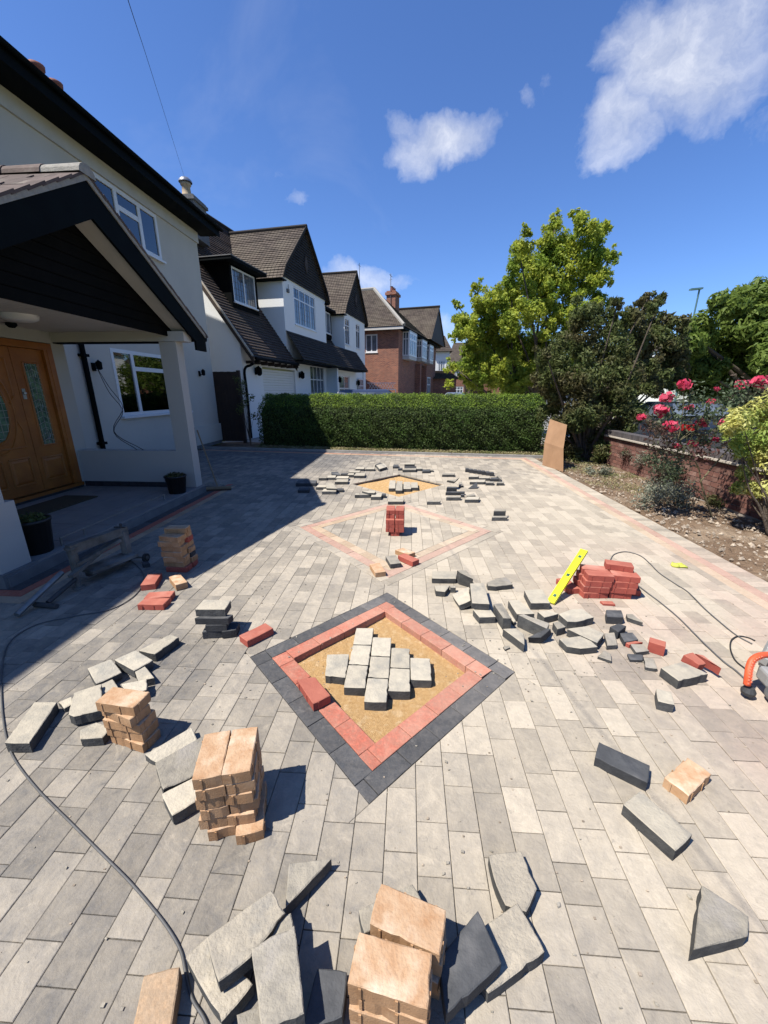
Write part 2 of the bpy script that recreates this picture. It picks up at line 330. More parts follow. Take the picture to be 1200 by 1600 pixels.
# ------------------------------------------------------------------ object helpers
def tag(o, label=None, cat=None, group=None, kind=None):
    if label: o['label'] = label
    if cat: o['category'] = cat
    if group: o['group'] = group
    if kind: o['kind'] = kind
    return o
def thing(name, label, cat, loc=(0,0,0), rz=0, group=None, kind=None):
    o = bpy.data.objects.new(name, None); COL.objects.link(o); o.location = loc; o.rotation_euler = (0, 0, rz); o.empty_display_size = .1
    return tag(o, label, cat, group, kind)
def mk(name, me, parent=None):
    o = bpy.data.objects.new(name, me); COL.objects.link(o)
    if parent is not None: o.parent = parent
    return o
class MB:
    """collects faces, builds ONE mesh object"""
    def __init__(s): s.v = []; s.f = []; s.m = []; s.uv = []
    def face(s, pts, mi=0, uv=None):
        b = len(s.v); s.v += [tuple(p) for p in pts]; s.f.append(tuple(range(b, b+len(pts)))); s.m.append(mi); s.uv.append(uv)
    def grid_faces(s, vs, fs, mi=0):
        b = len(s.v); s.v += [tuple(p) for p in vs]
        for f in fs: s.f.append(tuple(b+i for i in f)); s.m.append(mi); s.uv.append(None)
    def box(s, x0, x1, y0, y1, z0, z1, mi=0):
        vs = [(x,y,z) for z in (z0,z1) for x,y in ((x0,y0),(x1,y0),(x1,y1),(x0,y1))]
        s.grid_faces(vs, [(3,2,1,0),(4,5,6,7),(0,1,5,4),(1,2,6,5),(2,3,7,6),(3,0,4,7)], mi)
    def obox(s, c, ax, ay, az, mi=0):
        """box from centre and three half vectors"""
        c, ax, ay, az = map(Vector, (c, ax, ay, az))
        vs = [c+k*az+i*ax+j*ay for k in (-1,1) for i,j in ((-1,-1),(1,-1),(1,1),(-1,1))]
        s.grid_faces(vs, [(3,2,1,0),(4,5,6,7),(0,1,5,4),(1,2,6,5),(2,3,7,6),(3,0,4,7)], mi)
    def prism(s, poly, ext, mi=0, side=None):
        """poly: list of 3d points, extruded by vector ext"""
        ext = Vector(ext); n = len(poly); a = [Vector(p) for p in poly]; b = [p+ext for p in a]
        side = mi if side is None else side
        s.face(a, mi); s.face(list(reversed(b)), side)
        for i in range(n):
            j = (i+1) % n; s.face([a[j], a[i], b[i], b[j]], side)
    def bar(s, p, q, w, h, up=(0,0,1), mi=0):
        p, q = Vector(p), Vector(q); d = (q-p); L = d.length; d.normalize(); u = Vector(up)
        sd = d.cross(u)
        if sd.length < 1e-4: u = Vector((1,0,0)); sd = d.cross(u)
        sd.normalize(); u = sd.cross(d).normalized()
        s.obox((p+q)/2, d*L/2, sd*w/2, u*h/2, mi)
    def tube(s, pts, r, n=8, mi=0, caps=True, radii=None):
        pts = [Vector(p) for p in pts]; rings = []; prev = None
        for i, p in enumerate(pts):
            d = (pts[min(i+1, len(pts)-1)]-pts[max(i-1, 0)]).normalized()
            if prev is None: a = d.orthogonal().normalized()
            else: a = (prev-d*prev.dot(d)); a = a.normalized() if a.length > 1e-5 else d.orthogonal().normalized()
            prev = a; b = d.cross(a); rr = radii[i] if radii else r
            rings.append([p+(a*math.cos(2*math.pi*k/n)+b*math.sin(2*math.pi*k/n))*rr for k in range(n)])
        vs = [v for ring in rings for v in ring]; fs = []
        for i in range(len(pts)-1):
            for k in range(n): fs.append((i*n+k, i*n+(k+1) % n, (i+1)*n+(k+1) % n, (i+1)*n+k))
        if caps: fs += [tuple(reversed(range(n))), tuple(range((len(pts)-1)*n, len(pts)*n))]
        s.grid_faces(vs, fs, mi)
    def lathe(s, c, prof, n=16, mi=0):
        c = Vector(c); vs = []; fs = []
        for r, z in prof: vs += [c+Vector((r*math.cos(2*math.pi*k/n), r*math.sin(2*math.pi*k/n), z)) for k in range(n)]
        for i in range(len(prof)-1):
            for k in range(n): fs.append((i*n+k, i*n+(k+1) % n, (i+1)*n+(k+1) % n, (i+1)*n+k))
        s.grid_faces(vs, fs, mi)
    def mesh(s, name, mats):
        me = bpy.data.meshes.new(name); me.from_pydata(s.v, [], s.f)
        for m_ in (mats if isinstance(mats, (list, tuple)) else [mats]): me.materials.append(MATS[m_])
        me.polygons.foreach_set('material_index', s.m)
        if any(u is not None for u in s.uv):
            ul = me.uv_layers.new(name='UVMap'); k = 0
            for f, u in zip(s.f, s.uv):
                for i in range(len(f)):
                    if u is not None: ul.data[k].uv = u[i]
                    k += 1
        me.update(); return me
    def build(s, name, mats, parent=None, smooth=False):
        me = s.mesh(name, mats)
        if smooth: me.polygons.foreach_set('use_smooth', [True]*len(me.polygons))
        return mk(name, me, parent)
def catmull(pts, n=8):
    pts = [Vector(p) for p in pts]; P = [pts[0]*2-pts[1]]+pts+[pts[-1]*2-pts[-2]]; out = []
    for i in range(1, len(P)-2):
        for k in range(n):
            t = k/n; a, b, c, d = P[i-1:i+3]
            out.append(.5*((2*b)+(c-a)*t+(2*a-5*b+4*c-d)*t*t+(3*b-a-3*c+d)*t**3))
    return out+[pts[-1]]

# ================================================================== GROUND
mb = MB(); mb.face([(-1500,-1500,-.10),(1500,-1500,-.10),(1500,1500,-.10),(-1500,1500,-.10)])
tag(mb.build('ground', 'grass'), kind='structure')

# ------------------------------------------------------------------ driveway of block paving
EDGE_X = 2.78
def kerbY(x): return 10.62-.12*x
NEAR = [Vector(p) for p in ((-.148,2.91),(.665,1.995),(-.13,1.161),(-.97,2.03))]        # T R B L outer corners, 1.2 m square
MID = [Vector(p) for p in ((-.16,5.90),(1.16,4.49),(-.15,3.03),(-1.45,4.49))]
FAR = [Vector(p) for p in ((-.15,7.80),(.66,6.93),(-.13,6.02),(-1.0,6.88))]
def inset(poly, d):
    n = len(poly); c = sum(poly, Vector((0,0)))/n; L = []
    for i in range(n):
        a, b = poly[i], poly[(i+1) % n]; e = (b-a).normalized(); nn = Vector((e.y, -e.x))
        if (c-a).dot(nn) < 0: nn = -nn
        L.append((a+nn*d, e))
    out = []
    for i in range(n):
        p, e = L[i-1]; q, g = L[i]; cr = e.x*g.y-e.y*g.x; tt = ((q-p).x*g.y-(q-p).y*g.x)/cr; out.append(p+e*tt)
    return out
def clip(poly, p, nrm, keep=1):
    """keep the side where (x-p).nrm*keep >= 0"""
    out = []; n = len(poly)
    for i in range(n):
        a, b = poly[i], poly[(i+1) % n]; da = (a-p).dot(nrm)*keep; db = (b-p).dot(nrm)*keep
        if da >= 0: out.append(a)
        if (da >= 0) != (db >= 0): out.append(a+(b-a)*(da/(da-db)))
    return out
def area(poly): return abs(sum(poly[i].x*poly[(i+1) % len(poly)].y-poly[(i+1) % len(poly)].x*poly[i].y for i in range(len(poly))))/2
def outside(poly, hole):
    """pieces of convex poly outside convex hole"""
    c = sum(hole, Vector((0,0)))/len(hole); rest = [poly]; res = []
    for i in range(len(hole)):
        a, b = hole[i], hole[(i+1) % len(hole)]; e = (b-a).normalized(); nn = Vector((e.y, -e.x))
        if (c-a).dot(nn) > 0: nn = -nn
        new = []
        for r in rest:
            o_ = clip(r, a+nn*.0015, nn, 1); i_ = clip(r, a, nn, -1)
            if len(o_) > 2 and area(o_) > 2e-4: res.append(o_)
            if len(i_) > 2 and area(i_) > 1e-6: new.append(i_)
        rest = new
    return res
def shrink_rect(x0, x1, y0, y1, g=.0012): return [Vector(p) for p in ((x0+g,y0+g),(x1-g,y0+g),(x1-g,y1-g),(x0+g,y1-g))]
def slab(mb, poly, z=0, th=.035, cham=.0022, mi=0, tilt=.0012):
    """paver with a small chamfer and a very slightly uneven bedding"""
    if sum(poly[i].x*poly[(i+1) % len(poly)].y-poly[(i+1) % len(poly)].x*poly[i].y for i in range(len(poly))) < 0: poly = poly[::-1]
    c = sum(poly, Vector((0,0)))/len(poly); n = len(poly)
    tx, ty, dz = random.uniform(-tilt, tilt)*6, random.uniform(-tilt, tilt)*6, random.uniform(-tilt, tilt)
    Z = lambda p: z+dz+(p.x-c.x)*tx+(p.y-c.y)*ty
    try: ins = inset(poly, cham)
    except ZeroDivisionError: ins = poly
    if any((q-p).length > .03 for p, q in zip(poly, ins)): ins = [p+(c-p)*.02 for p in poly]
    vs = [(p.x, p.y, Z(p)) for p in ins]+[(p.x, p.y, Z(p)-cham*.8) for p in poly]+[(p.x, p.y, z-th) for p in poly]
    fs = [tuple(range(n))]+[(n+i, n+(i+1) % n, (i+1) % n, i) for i in range(n)]+[(2*n+i, 2*n+(i+1) % n, n+(i+1) % n, n+i) for i in range(n)]
    mb.grid_faces(vs, fs, mi)
drive = thing('driveway', None, None, (0,0,0), kind='structure')
mb = MB()
# bedding sheet, lower inside the two unfinished diamonds (those get sand)
for zz, poly in ((-.02, [Vector(p) for p in ((-6.13,-1.5),(3.19,-1.5),(3.19,kerbY(3.19)),(-6.13,kerbY(-6.13)))]),):
    pcs = outside(poly, inset(NEAR, .1)); tmp = []
    for q_ in pcs: tmp += outside(q_, FAR)
    for q_ in tmp: mb.face([(p.x, p.y, zz) for p in (q_ if True else q_)])
mb.build('bedding', 'joint', drive)
# field pavers
W0 = .12; pieces = []
x = -6.06; ci = 0
porch_cut = [Vector(p) for p in ((-7,2.56),(-3.04,2.56),(-3.04,6.55),(-7,6.55))]
while x < EDGE_X:
    y = -1.2-random.random()*.15; x1 = min(x+W0, EDGE_X)
    while y < 11.6:
        L = random.choice((.12,.16,.16,.18,.18,.24,.24)); y1 = y+L
        r = shrink_rect(x, x1, y, y1)
        lim = kerbY(x)-.52
        if y < lim and (x < -5.75 and y < 8) is False:
            ps = [r]
            if y1 > lim-.2: ps = [clip(r, Vector((0, kerbY(0)-.52)), Vector((-.12, -1)).normalized(), 1)]
            for hole in (NEAR, MID, FAR, porch_cut):
                nx = []
                hx = [p.x for p in hole]; hy = [p.y for p in hole]
                for q_ in ps:
                    if x1 < min(hx) or x > max(hx) or y1 < min(hy) or y > max(hy): nx.append(q_)
                    else: nx += outside(q_, hole)
                ps = nx
            # inside of the mid diamond is paved too
            if not (x1 < -1.5 or x > 1.2 or y1 < 3 or y > 6):
                inn = inset(MID, .302); q_ = r
                for i in range(4):
                    a, b = inn[i], inn[(i+1) % 4]; e = (b-a).normalized(); nn = Vector((e.y, -e.x)); c_ = sum(inn, Vector((0,0)))/4
                    if (c_-a).dot(nn) < 0: nn = -nn
                    if len(q_) > 2: q_ = clip(q_, a, nn, 1)
                if len(q_) > 2 and area(q_) > 2e-4: ps.append(q_)
            pieces += [q_ for q_ in ps if len(q_) > 2 and area(q_) > 2e-4]
        y = y1
    x = x1; ci += 1
def seen_size(poly):
    c = sum(poly, Vector((0,0)))/len(poly); d = Vector((c.x, c.y, -EYE)); f = d.dot(FW)
    if f <= .1: return 0
    u = 600+FPX*d.dot(RT)/f; v = 800-FPX*d.dot(UP)/f
    if not (-20 < u < 1220 and v < 1620): return 0
    return area(poly)*EYE/f**3
pieces.sort(key=seen_size, reverse=True)
for q_ in pieces[:300]:
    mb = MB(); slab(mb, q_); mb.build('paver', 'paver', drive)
mb = MB()
for q_ in pieces[300:]: slab(mb, q_, tilt=.0009)
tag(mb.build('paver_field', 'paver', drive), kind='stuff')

def run_blocks(a, b, inward, width, name, mat, parent=drive, L=.2, z=0, gap=.0016, start=0, th=.035, skip=(), cut0=None, cut1=None):
    """lay blocks from a to b in a band `width` wide towards inward; mitres by cut lines"""
    a, b = Vector(a), Vector(b); e = (b-a); T = e.length; e.normalize(); n = Vector(inward).normalized(); s = start-L if start else 0; k = 0; out = []
    s = -start
    while s < T-1e-4:
        s0, s1 = max(s, 0), min(s+L, T)
        if s1-s0 > .012 and k not in skip:
            poly = [a+e*(s0+gap)+n*gap, a+e*(s1-gap)+n*gap, a+e*(s1-gap)+n*(width-gap), a+e*(s0+gap)+n*(width-gap)]
            mb = MB(); slab(mb, poly, z, th); out.append(mb.build(name, mat, parent))
        s += L; k += 1
    return out
def ring(poly, width, name, mat, L=.2, th=.035, z=0):
    """pinwheel ring: every side starts at a corner and stops short of the next"""
    n = len(poly); c = sum(poly, Vector((0,0)))/n
    for i in range(n):
        a, b = poly[i], poly[(i+1) % n]; e = (b-a).normalized(); nn = Vector((e.y, -e.x))
        if (c-a).dot(nn) < 0: nn = -nn
        run_blocks(a+e*width*1.0, b, nn, width, name, mat, L=L, th=th, z=z)
ring(NEAR, .1, 'black_block', 'paver_black')
ring(inset(NEAR, .1), .1, 'red_block', 'paver_red', th=.055, z=.001)
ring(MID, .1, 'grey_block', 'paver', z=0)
ring(inset(MID, .1), .1, 'red_block', 'paver_red_dusty')
ring(inset(MID, .2), .1, 'buff_block', 'paver_buff')
# sand screed in the near and far diamonds
for P_, z in ((inset(NEAR, .198), -.05), (FAR, -.045)):
    N = 26; vs = []; fs = []
    for i in range(N+1):
        for j in range(N+1):
            a = P_[0].lerp(P_[1], i/N); b = P_[3].lerp(P_[2], i/N); p = a.lerp(b, j/N)
            zz = z+.004*math.sin(9*p.x+3*p.y)+random.uniform(-.0015, .0015)
            vs.append((p.x, p.y, zz))
    for i in range(N):
        for j in range(N): fs.append((i*(N+1)+j, (i+1)*(N+1)+j, (i+1)*(N+1)+j+1, i*(N+1)+j+1))
    mb = MB(); mb.grid_faces(vs, fs); tag(mb.build('sand_screed', 'sand', drive), kind='stuff')
# walls of the far diamond: cut pavers stand dark round the hole
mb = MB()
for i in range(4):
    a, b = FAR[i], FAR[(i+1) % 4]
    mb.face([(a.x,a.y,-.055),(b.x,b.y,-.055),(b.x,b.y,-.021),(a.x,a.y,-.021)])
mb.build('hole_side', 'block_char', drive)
# right hand border: buff, red, then grey header course
run_blocks((EDGE_X, -1.2), (EDGE_X, 9.95), (1,0), .1, 'buff_block', 'paver_buff')
run_blocks((EDGE_X+.1, -1.2), (EDGE_X+.1, 10.05), (1,0), .1, 'red_block', 'paver_red_dusty')
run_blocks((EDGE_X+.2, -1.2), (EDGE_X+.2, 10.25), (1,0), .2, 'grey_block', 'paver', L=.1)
# back border along the kerb
bd = Vector((1, -.12)).normalized(); bn = Vector((.12, 1)).normalized()
def back(x, off): return Vector((x, kerbY(x)-off))
run_blocks(back(-5.9, .51), back(2.80, .51), bn, .1, 'buff_block', 'paver_buff')
run_blocks(back(-5.9, .41), back(2.90, .41), bn, .1, 'red_block', 'paver_red_dusty')
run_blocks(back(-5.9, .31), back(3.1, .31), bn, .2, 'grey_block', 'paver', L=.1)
mb = MB()
for i in range(11):
    a = back(-6.2+i*.92, .10); b = back(-6.2+i*.92+.912, .10)
    mb = MB(); mb.prism([(a.x,a.y,.05),(b.x,b.y,.05),(b.x+bn.x*.06,b.y+bn.y*.06,.05),(a.x+bn.x*.06,a.y+bn.y*.06,.05)], (0,0,-.14)); mb.build('kerb_stone', 'concrete_kerb', drive)
# porch side borders (black headers, red, buff), and round its two corners
PX0 = -3.36
run_blocks((PX0, 2.76), (PX0, 6.62), (1,0), .12, 'black_block', 'paver_black')
run_blocks((PX0+.12, 2.66), (PX0+.12, 6.72), (1,0), .1, 'red_block', 'paver_red')
run_blocks((PX0+.22, 2.56), (PX0+.22, 6.72), (1,0), .1, 'buff_block', 'paver_buff')
run_blocks((-5.9, 2.88), (PX0+.12, 2.88), (0,-1), .12, 'black_block', 'paver_black')
run_blocks((-5.9, 2.76), (PX0+.22, 2.76), (0,-1), .1, 'red_block', 'paver_red')
run_blocks((-5.9, 2.66), (PX0+.32, 2.66), (0,-1), .1, 'buff_block', 'paver_buff')
# border along the house beyond the porch
run_blocks((-5.98, 6.75), (-5.98, 10.85), (1,0), .1, 'red_block', 'paver_red_dusty')

# the soil bed on the right, road, pavement, verge
def sheet(name, x0, x1, y0, y1, z, mat, nx=1, ny=1, amp=0, kind='structure'):
    vs = []; fs = []
    for i in range(nx+1):
        for j in range(ny+1):
            X = x0+(x1-x0)*i/nx; Y = y0+(y1-y0)*j/ny
            vs.append((X, Y, z+(random.uniform(-amp, amp) if amp else 0)+(amp*2*math.sin(X*5+Y*3)*math.cos(Y*4) if amp else 0)))
    for i in range(nx):
        for j in range(ny): fs.append((i*(ny+1)+j, (i+1)*(ny+1)+j, (i+1)*(ny+1)+j+1, i*(ny+1)+j+1))
    mb = MB(); mb.grid_faces(vs, fs); return tag(mb.build(name, mat), kind=kind)
sheet('soil_bed', 3.185, 4.6, -1.5, 10.6, -.015, 'soil', 28, 190, .012)
sheet('soil_strip', -6.2, 5.4, 10.45, 13.2, -.05, 'soil', 40, 10, .01)
sheet('pavement', 4.75, 6.9, -8, 60, -.06, 'pavement_flag')
mb = MB(); mb.box(6.9, 7.02, -8, 120, -.2, -.05); tag(mb.build('road_kerb', 'concrete_kerb'), kind='structure')
sheet('road', 7.02, 13.5, -10, 200, -.092, 'asphalt')
sheet('neighbour_driveway', -6.5, 4.7, 13.2, 40, -.08, 'pavement_flag')
sheet('grass_verge', 13.6, 60, -10, 200, -.07, 'grass')
mb = MB(); mb.box(13.48, 13.6, -10, 200, -.2, -.04); tag(mb.build('verge_kerb', 'concrete_kerb'), kind='structure')
sheet('side_passage', -30, -6.15, 12.62, 13.0, -.02, 'tile_slab')

# stones and clods on the soil: nobody could count them
N = 2600; vs = []; fs = []
for k in range(N):
    X = random.uniform(3.22, 4.5); Y = 1.5+8.5*random.random()**1.5; r = random.choice((.006,.009,.012,.018,.028))*random.uniform(.7,1.2)
    b = len(vs); a0 = random.random()*6
    for q_ in ((1,0,0),(0,1,0),(-1,0,0),(0,-1,0)):
        vs.append((X+r*(q_[0]*math.cos(a0)-q_[1]*math.sin(a0))*random.uniform(.7,1.4), Y+r*(q_[0]*math.sin(a0)+q_[1]*math.cos(a0))*random.uniform(.7,1.4), -.005+random.uniform(-.2,.3)*r))
    vs.append((X, Y, r*.8)); vs.append((X, Y, -.03))
    fs += [(b,b+1,b+4),(b+1,b+2,b+4),(b+2,b+3,b+4),(b+3,b,b+4)]
mb = MB(); mb.grid_faces(vs, fs); tag(mb.build('soil_stones', 'stone'), 'pale stones and clods scattered over the brown soil bed', 'stones', kind='stuff')
mb = MB()
for k in range(700):
    X = random.uniform(-2.5, 2.7); Y = .4+7*random.random()**1.3; r = random.uniform(.0012, .0045)
    mb.obox((X, Y, r*.5), (r,0,0), (0,r*random.uniform(.5,1),0), (0,0,r*.5))
tag(mb.build('paving_grit', 'stone'), 'grit and crumbs of brick scattered over the block paving', 'grit', kind='stuff')

mb = MB()
for k in range(420):
    X = random.gauss(.95, .45); Y = random.gauss(2.35, .4); r = random.uniform(.0015, .0055)
    if k % 3 == 0: X = random.gauss(-1.2, .5); Y = random.gauss(1.9, .7)
    if k % 5 == 0: X = random.gauss(.05, .5); Y = random.gauss(.75, .25)
    mb.obox((X, Y, r*.5+.001), (r,random.uniform(-.4,.4)*r,0), (0,r*random.uniform(.4,1),0), (0,random.uniform(-.3,.3)*r,r*.45))
tag(mb.build('cutting_chips', 'block_mid_top'), 'grey chips knocked off the cut blocks, strewn round the heaps', 'chips', kind='stuff')

# ================================================================== LOOSE BLOCKS
COLORS = {'tan': ('block_tan', 'block_tan_top'), 'red': ('block_red', 'block_red_top'), 'grey': ('block_grey', 'block_grey_top'),
          'char': ('block_char', 'block_char_top'), 'mid': ('block_grey', 'block_mid_top'), 'buff': ('block_tan', 'paver_buff'), 'pale': ('block_grey', 'block_pale_top')}
def block_mesh(top, down, ribs=False, cham=.003):
    """top: list of 3d points (face), down: vector; chamfered prism, slot 0 sides, slot 1 top"""
    top = [Vector(p) for p in top]; n = len(top); c = sum(top, Vector())/n
    near = c.y < 3.6 and not ribs; corners = top
    nr = (top[1]-top[0]).cross(top[2]-top[1])
    down = Vector(down)
    if nr.dot(down) > 0: top = top[::-1]
    corners = top
    if c.y < 4.5:
        # worn outline: short runs along every edge with small chips knocked out
        new = []
        for i in range(len(top)):
            a, b = top[i], top[(i+1) % len(top)]; e = b-a; k = max(1, int(e.length/(.022 if c.y < 2.2 else .045))); inn = (c-(a+b)/2).normalized()
            for j in range(k):
                p = a+e*(j+(random.uniform(-.25,.25) if j else 0))/k
                amt = random.uniform(-.0004, .0012)+(.004 if random.random() < .07 else 0)
                new.append(p+inn*amt if j else p+(c-p).normalized()*random.uniform(.001,.004))
        top = new; n = len(top)
    ins = []
    for i in range(n):
        b = top[i]; ins.append(b+(c-b).normalized()*cham*1.3)
    dn = down.normalized()
    low = [p+dn*cham for p in top]; bot = [p+down for p in top]; L = len(top)
    # the long sides sag a touch and carry small chips so that edges are not ruler straight
    vs = [p+Vector((random.uniform(-1,1), random.uniform(-1,1), random.uniform(-1,.3)))*.0008 for p in ins]+low+bot
    mb = MB(); mb.grid_faces(vs, [tuple(range(n))], 1)
    b = 0
    mb.f += [(n+i, n+(i+1) % n, (i+1) % n, i) for i in range(n)]; mb.m += [1]*n; mb.uv += [None]*n
    mb.f += [(2*n+i, 2*n+(i+1) % n, n+(i+1) % n, n+i) for i in range(n)]; mb.m += [0]*n; mb.uv += [None]*n
    mb.f.append(tuple(range(3*n-1, 2*n-1, -1))); mb.m.append(0); mb.uv.append(None)
    if ribs:
        for i in range(len(corners)):
            a, b_ = corners[i], corners[(i+1) % len(corners)]; e = b_-a; T = e.length; e.normalize(); o_ = e.cross(dn).normalized()
            if (c-a).dot(o_) > 0: o_ = -o_
            for fr in ((.16, .62) if T > .15 else (.3,)):
                m_ = a+e*T*fr+dn*(down.length*.5+.002)+o_*.0012
                mb.obox(m_, e*.0035, o_*.0016, dn*(down.length*.5-.004), 0)
    return mb
def put_block(mb, colour, label, name='paving_block', group=None):
    cs = COLORS[colour]; vs = [Vector(v) for v in mb.v]; zmin = min(v.z for v in vs)
    c = sum(vs, Vector())/len(vs); loc = Vector((c.x, c.y, max(zmin, 0)))
    mb.v = [tuple(v-loc) for v in vs]
    o = mb.build(name, list(cs)); o.location = loc
    cat = {'tan': 'block', 'red': 'block', 'grey': 'block', 'char': 'block', 'mid': 'block', 'buff': 'block', 'pale': 'block'}[colour]
    return tag(o, label, cat, group)
def poly_block(zm, pts, z, th, colour, label, group=None, rect=False, size=None, ribs=False, floor=True):
    zs = z if isinstance(z, (list, tuple)) else [z]*len(pts)
    P_ = [Q(zm, a, b, zz) for (a, b), zz in zip(pts, zs)]
    if rect and len(P_) == 4:
        c = sum(P_, Vector())/4
        u_ = ((P_[1]-P_[0])+(P_[2]-P_[3]))/2; v_ = ((P_[3]-P_[0])+(P_[2]-P_[1]))/2
        lu, lv = (size if size else (u_.length, v_.length))
        if size and (u_.length > v_.length) != (lu > lv): lu, lv = lv, lu
        nn = u_.cross(v_).normalized(); uu = u_.normalized(); vv = v_.normalized()
        # square the corner evenly
        w = (uu-vv.cross(nn)*0).normalized(); perp = nn.cross(uu).normalized(); perp2 = vv
        if perp.dot(perp2) < 0: perp = -perp
        vv = (perp+perp2).normalized(); q_ = nn.cross(vv).normalized(); uu = q_ if q_.dot(uu) > 0 else -q_
        P_ = [c-uu*lu/2-vv*lv/2, c+uu*lu/2-vv*lv/2, c+uu*lu/2+vv*lv/2, c-uu*lu/2+vv*lv/2]
    nr = (P_[1]-P_[0]).cross(P_[2]-P_[1]).normalized()
    if nr.z > 0: nr = -nr
    dz = nr*th
    mb = block_mesh(P_, dz, ribs)
    if floor:
        mb.v = [(v[0], v[1], max(v[2], .0006)) for v in map(tuple, mb.v)]
    return put_block(mb, colour, label, group=group)
GR = 'loose grey paving blocks lying about the drive'
B = poly_block
# --- foreground heap left of the buff stack
B('a', [(838,92),(1062,70),(818,330)], .055, .05, 'mid', 'thin triangular grey offcut lying just above the heap of grey blocks nearest the camera', GR)
B('a', [(295,585),(420,470),(655,725),(487,925)], .055, .052, 'grey', 'big grey block at the bottom of the near heap where the cable crosses its edge', GR)
B('a', [(750,228),(822,352),(636,590),(467,720),(405,482)], .115, .05, 'grey', 'mottled five sided grey block lying on top of the big cable edged block', GR)
B('a', [(632,465),(850,350),(885,560),(690,690)], [.10,.10,.075,.075], .05, 'mid', 'bluish grey block peeping out behind the long smooth grey block of the near heap', GR)
B('a', [(640,528),(868,412),(922,882),(695,975)], .155, .052, 'mid', 'long smooth grey block topmost in the near heap, lying away from the camera', GR)
B('a', [(82,678),(274,626),(225,960),(10,1010)], .058, .055, 'buff', 'pale fawn dusted block at the bottom left corner beside the grey cable', GR)
B('a', [(985,636),(1145,655),(1120,900),(905,960)], .07, .06, 'char', 'dark brownish grey block tucked against the left side of the nearest buff stack', GR)
B('a', [(560,880),(720,800),(780,1020),(600,1060)], .09, .05, 'mid', 'grey block at the bottom edge of the picture under the long smooth grey block', GR)
# --- right of the nearest buff stack
B('b', [(185,322),(460,188),(505,275),(215,440)], .055, .05, 'mid', 'slate grey block sticking out on both sides behind the nearest buff stack', GR)
B('b', [(975,282),(1115,525),(828,738),(690,480)], [.055,.055,.05,.05], .05, 'grey', 'light rough grey block leaning at the right of the shaded charcoal block near the camera', GR)
B('b', [(780,320),(902,582),(620,842),(585,560)], .105, .05, 'char', 'charcoal block half in the shadow of the nearest buff stack', GR)
B('b', [(830,45),(992,28),(1072,215),(1020,330),(915,300),(868,200)], .05, .048, 'grey', 'fawn dusted grey block with a broken lower edge, above the light rough grey block', GR)
# --- lower right, lying apart
B('e', [(150,78),(460,218),(445,328),(118,178)], .05, .05, 'char', 'clean charcoal block lying alone at the right, above a long grey block', GR, rect=True, size=(.2,.1))
B('e', [(700,170),(852,280),(705,410),(545,300)], .05, .05, 'tan', 'single buff block lying alone at the right beside the clean charcoal block', rect=True, ribs=True)
B('e', [(400,380),(735,655),(625,755),(290,465)], .055, .055, 'pale', 'long grey block lying alone below the charcoal and buff blocks at the right', GR, rect=True)
B('e', [(785,965),(1085,1165),(1078,1290),(735,1375)], [.06,.055,.055,.06], .06, 'mid', 'chunky dark grey wedge with a pale sawn side near the bottom right corner', GR)
B('i', [(245,625),(375,655),(408,770),(262,738)], .055, .055, 'pale', 'small worn grey half block lying alone below the grey slab with red blocks on it', GR)
# --- round the saw
B('i', [(285,452),(470,400),(692,505),(440,565)], .06, .058, 'pale', 'large grey slab block with two red blocks leaning on its far edge', GR)
B('i', [(195,188),(330,232),(336,275),(178,232)], .075, .073, 'red', 'short red block standing alone left of the cut off saw and beyond the grey slab', rect=True)
B('i', [(478,342),(560,320),(680,418),(618,432)], [.10,.10,.085,.085], .05, 'red', 'left one of the two red blocks resting on the grey slab near the saw')
B('i', [(575,328),(645,345),(808,462),(752,425)], [.095,.095,.08,.08], .06, 'red', 'right one of the two red blocks resting on the grey slab near the saw')
B('i', [(140,362),(225,370),(262,462),(155,448)], .025, .024, 'mid', 'thin rough grey sliver of block left of the grey slab', GR)
B('i', [(25,250),(135,252),(192,308),(78,322)], .03, .028, 'mid', 'thin grey topped slice lying in front of the short red block', GR)
B('i', [(0,332),(140,342),(135,388),(22,384)], .02, .018, 'char', 'flat dark grey slice just below the thin grey topped slice', GR)
B('h', [(745,565),(790,545),(900,562),(782,585)], .03, .028, 'red', 'thin red slice caught between dark grey offcuts left of the short red block')
# --- dark offcuts
B('h', [(580,285),(715,290),(738,352),(590,345)], .06, .058, 'char', 'smooth clean charcoal block just below the pile of red blocks', GR)
B('h', [(755,318),(812,322),(900,395),(765,352)], .035, .034, 'mid', 'slanted grey offcut right of the smooth clean charcoal stub', GR)
B('h', [(615,430),(690,402),(758,425),(690,478)], .06, .058, 'char', 'small dark offcut standing between the clean charcoal stub and a flat dark offcut', GR)
B('h', [(698,482),(810,478),(862,540),(742,560)], .04, .038, 'char', 'flat dark offcut touching the thin red slice', GR)
B('h', [(570,482),(655,478),(682,588),(592,592)], .035, .033, 'mid', 'grey offcut with rounded corners lying beside the hexagonal blocks', GR)
B('h', [(510,682),(570,630),(628,662),(632,722)], .022, .02, 'mid', 'small broken grey chip on the dusty patch below the hexagonal blocks', GR)
B('h', [(178,322),(290,280),(382,278),(484,350),(335,390),(255,386)], .06, .058, 'pale', 'upper of the two large fawn topped six sided blocks right of the long heap', GR)
B('h', [(250,448),(430,422),(570,488),(510,568)], .06, .058, 'pale', 'fawn topped block wedged between the two six sided blocks', GR)
B('h', [(180,532),(400,505),(514,602),(370,618),(250,600)], .05, .048, 'pale', 'lower of the two large fawn topped six sided blocks with ribbed near side', GR)
B('h', [(130,392),(182,380),(246,432),(170,452)], .06, .058, 'mid', 'small grey block squeezed left of the upper six sided block', GR)
B('h', [(-2,302),(100,288),(182,320),(58,352)], .06, .058, 'pale', 'pale topped grey block at the foot of the yellow level, front one', GR)
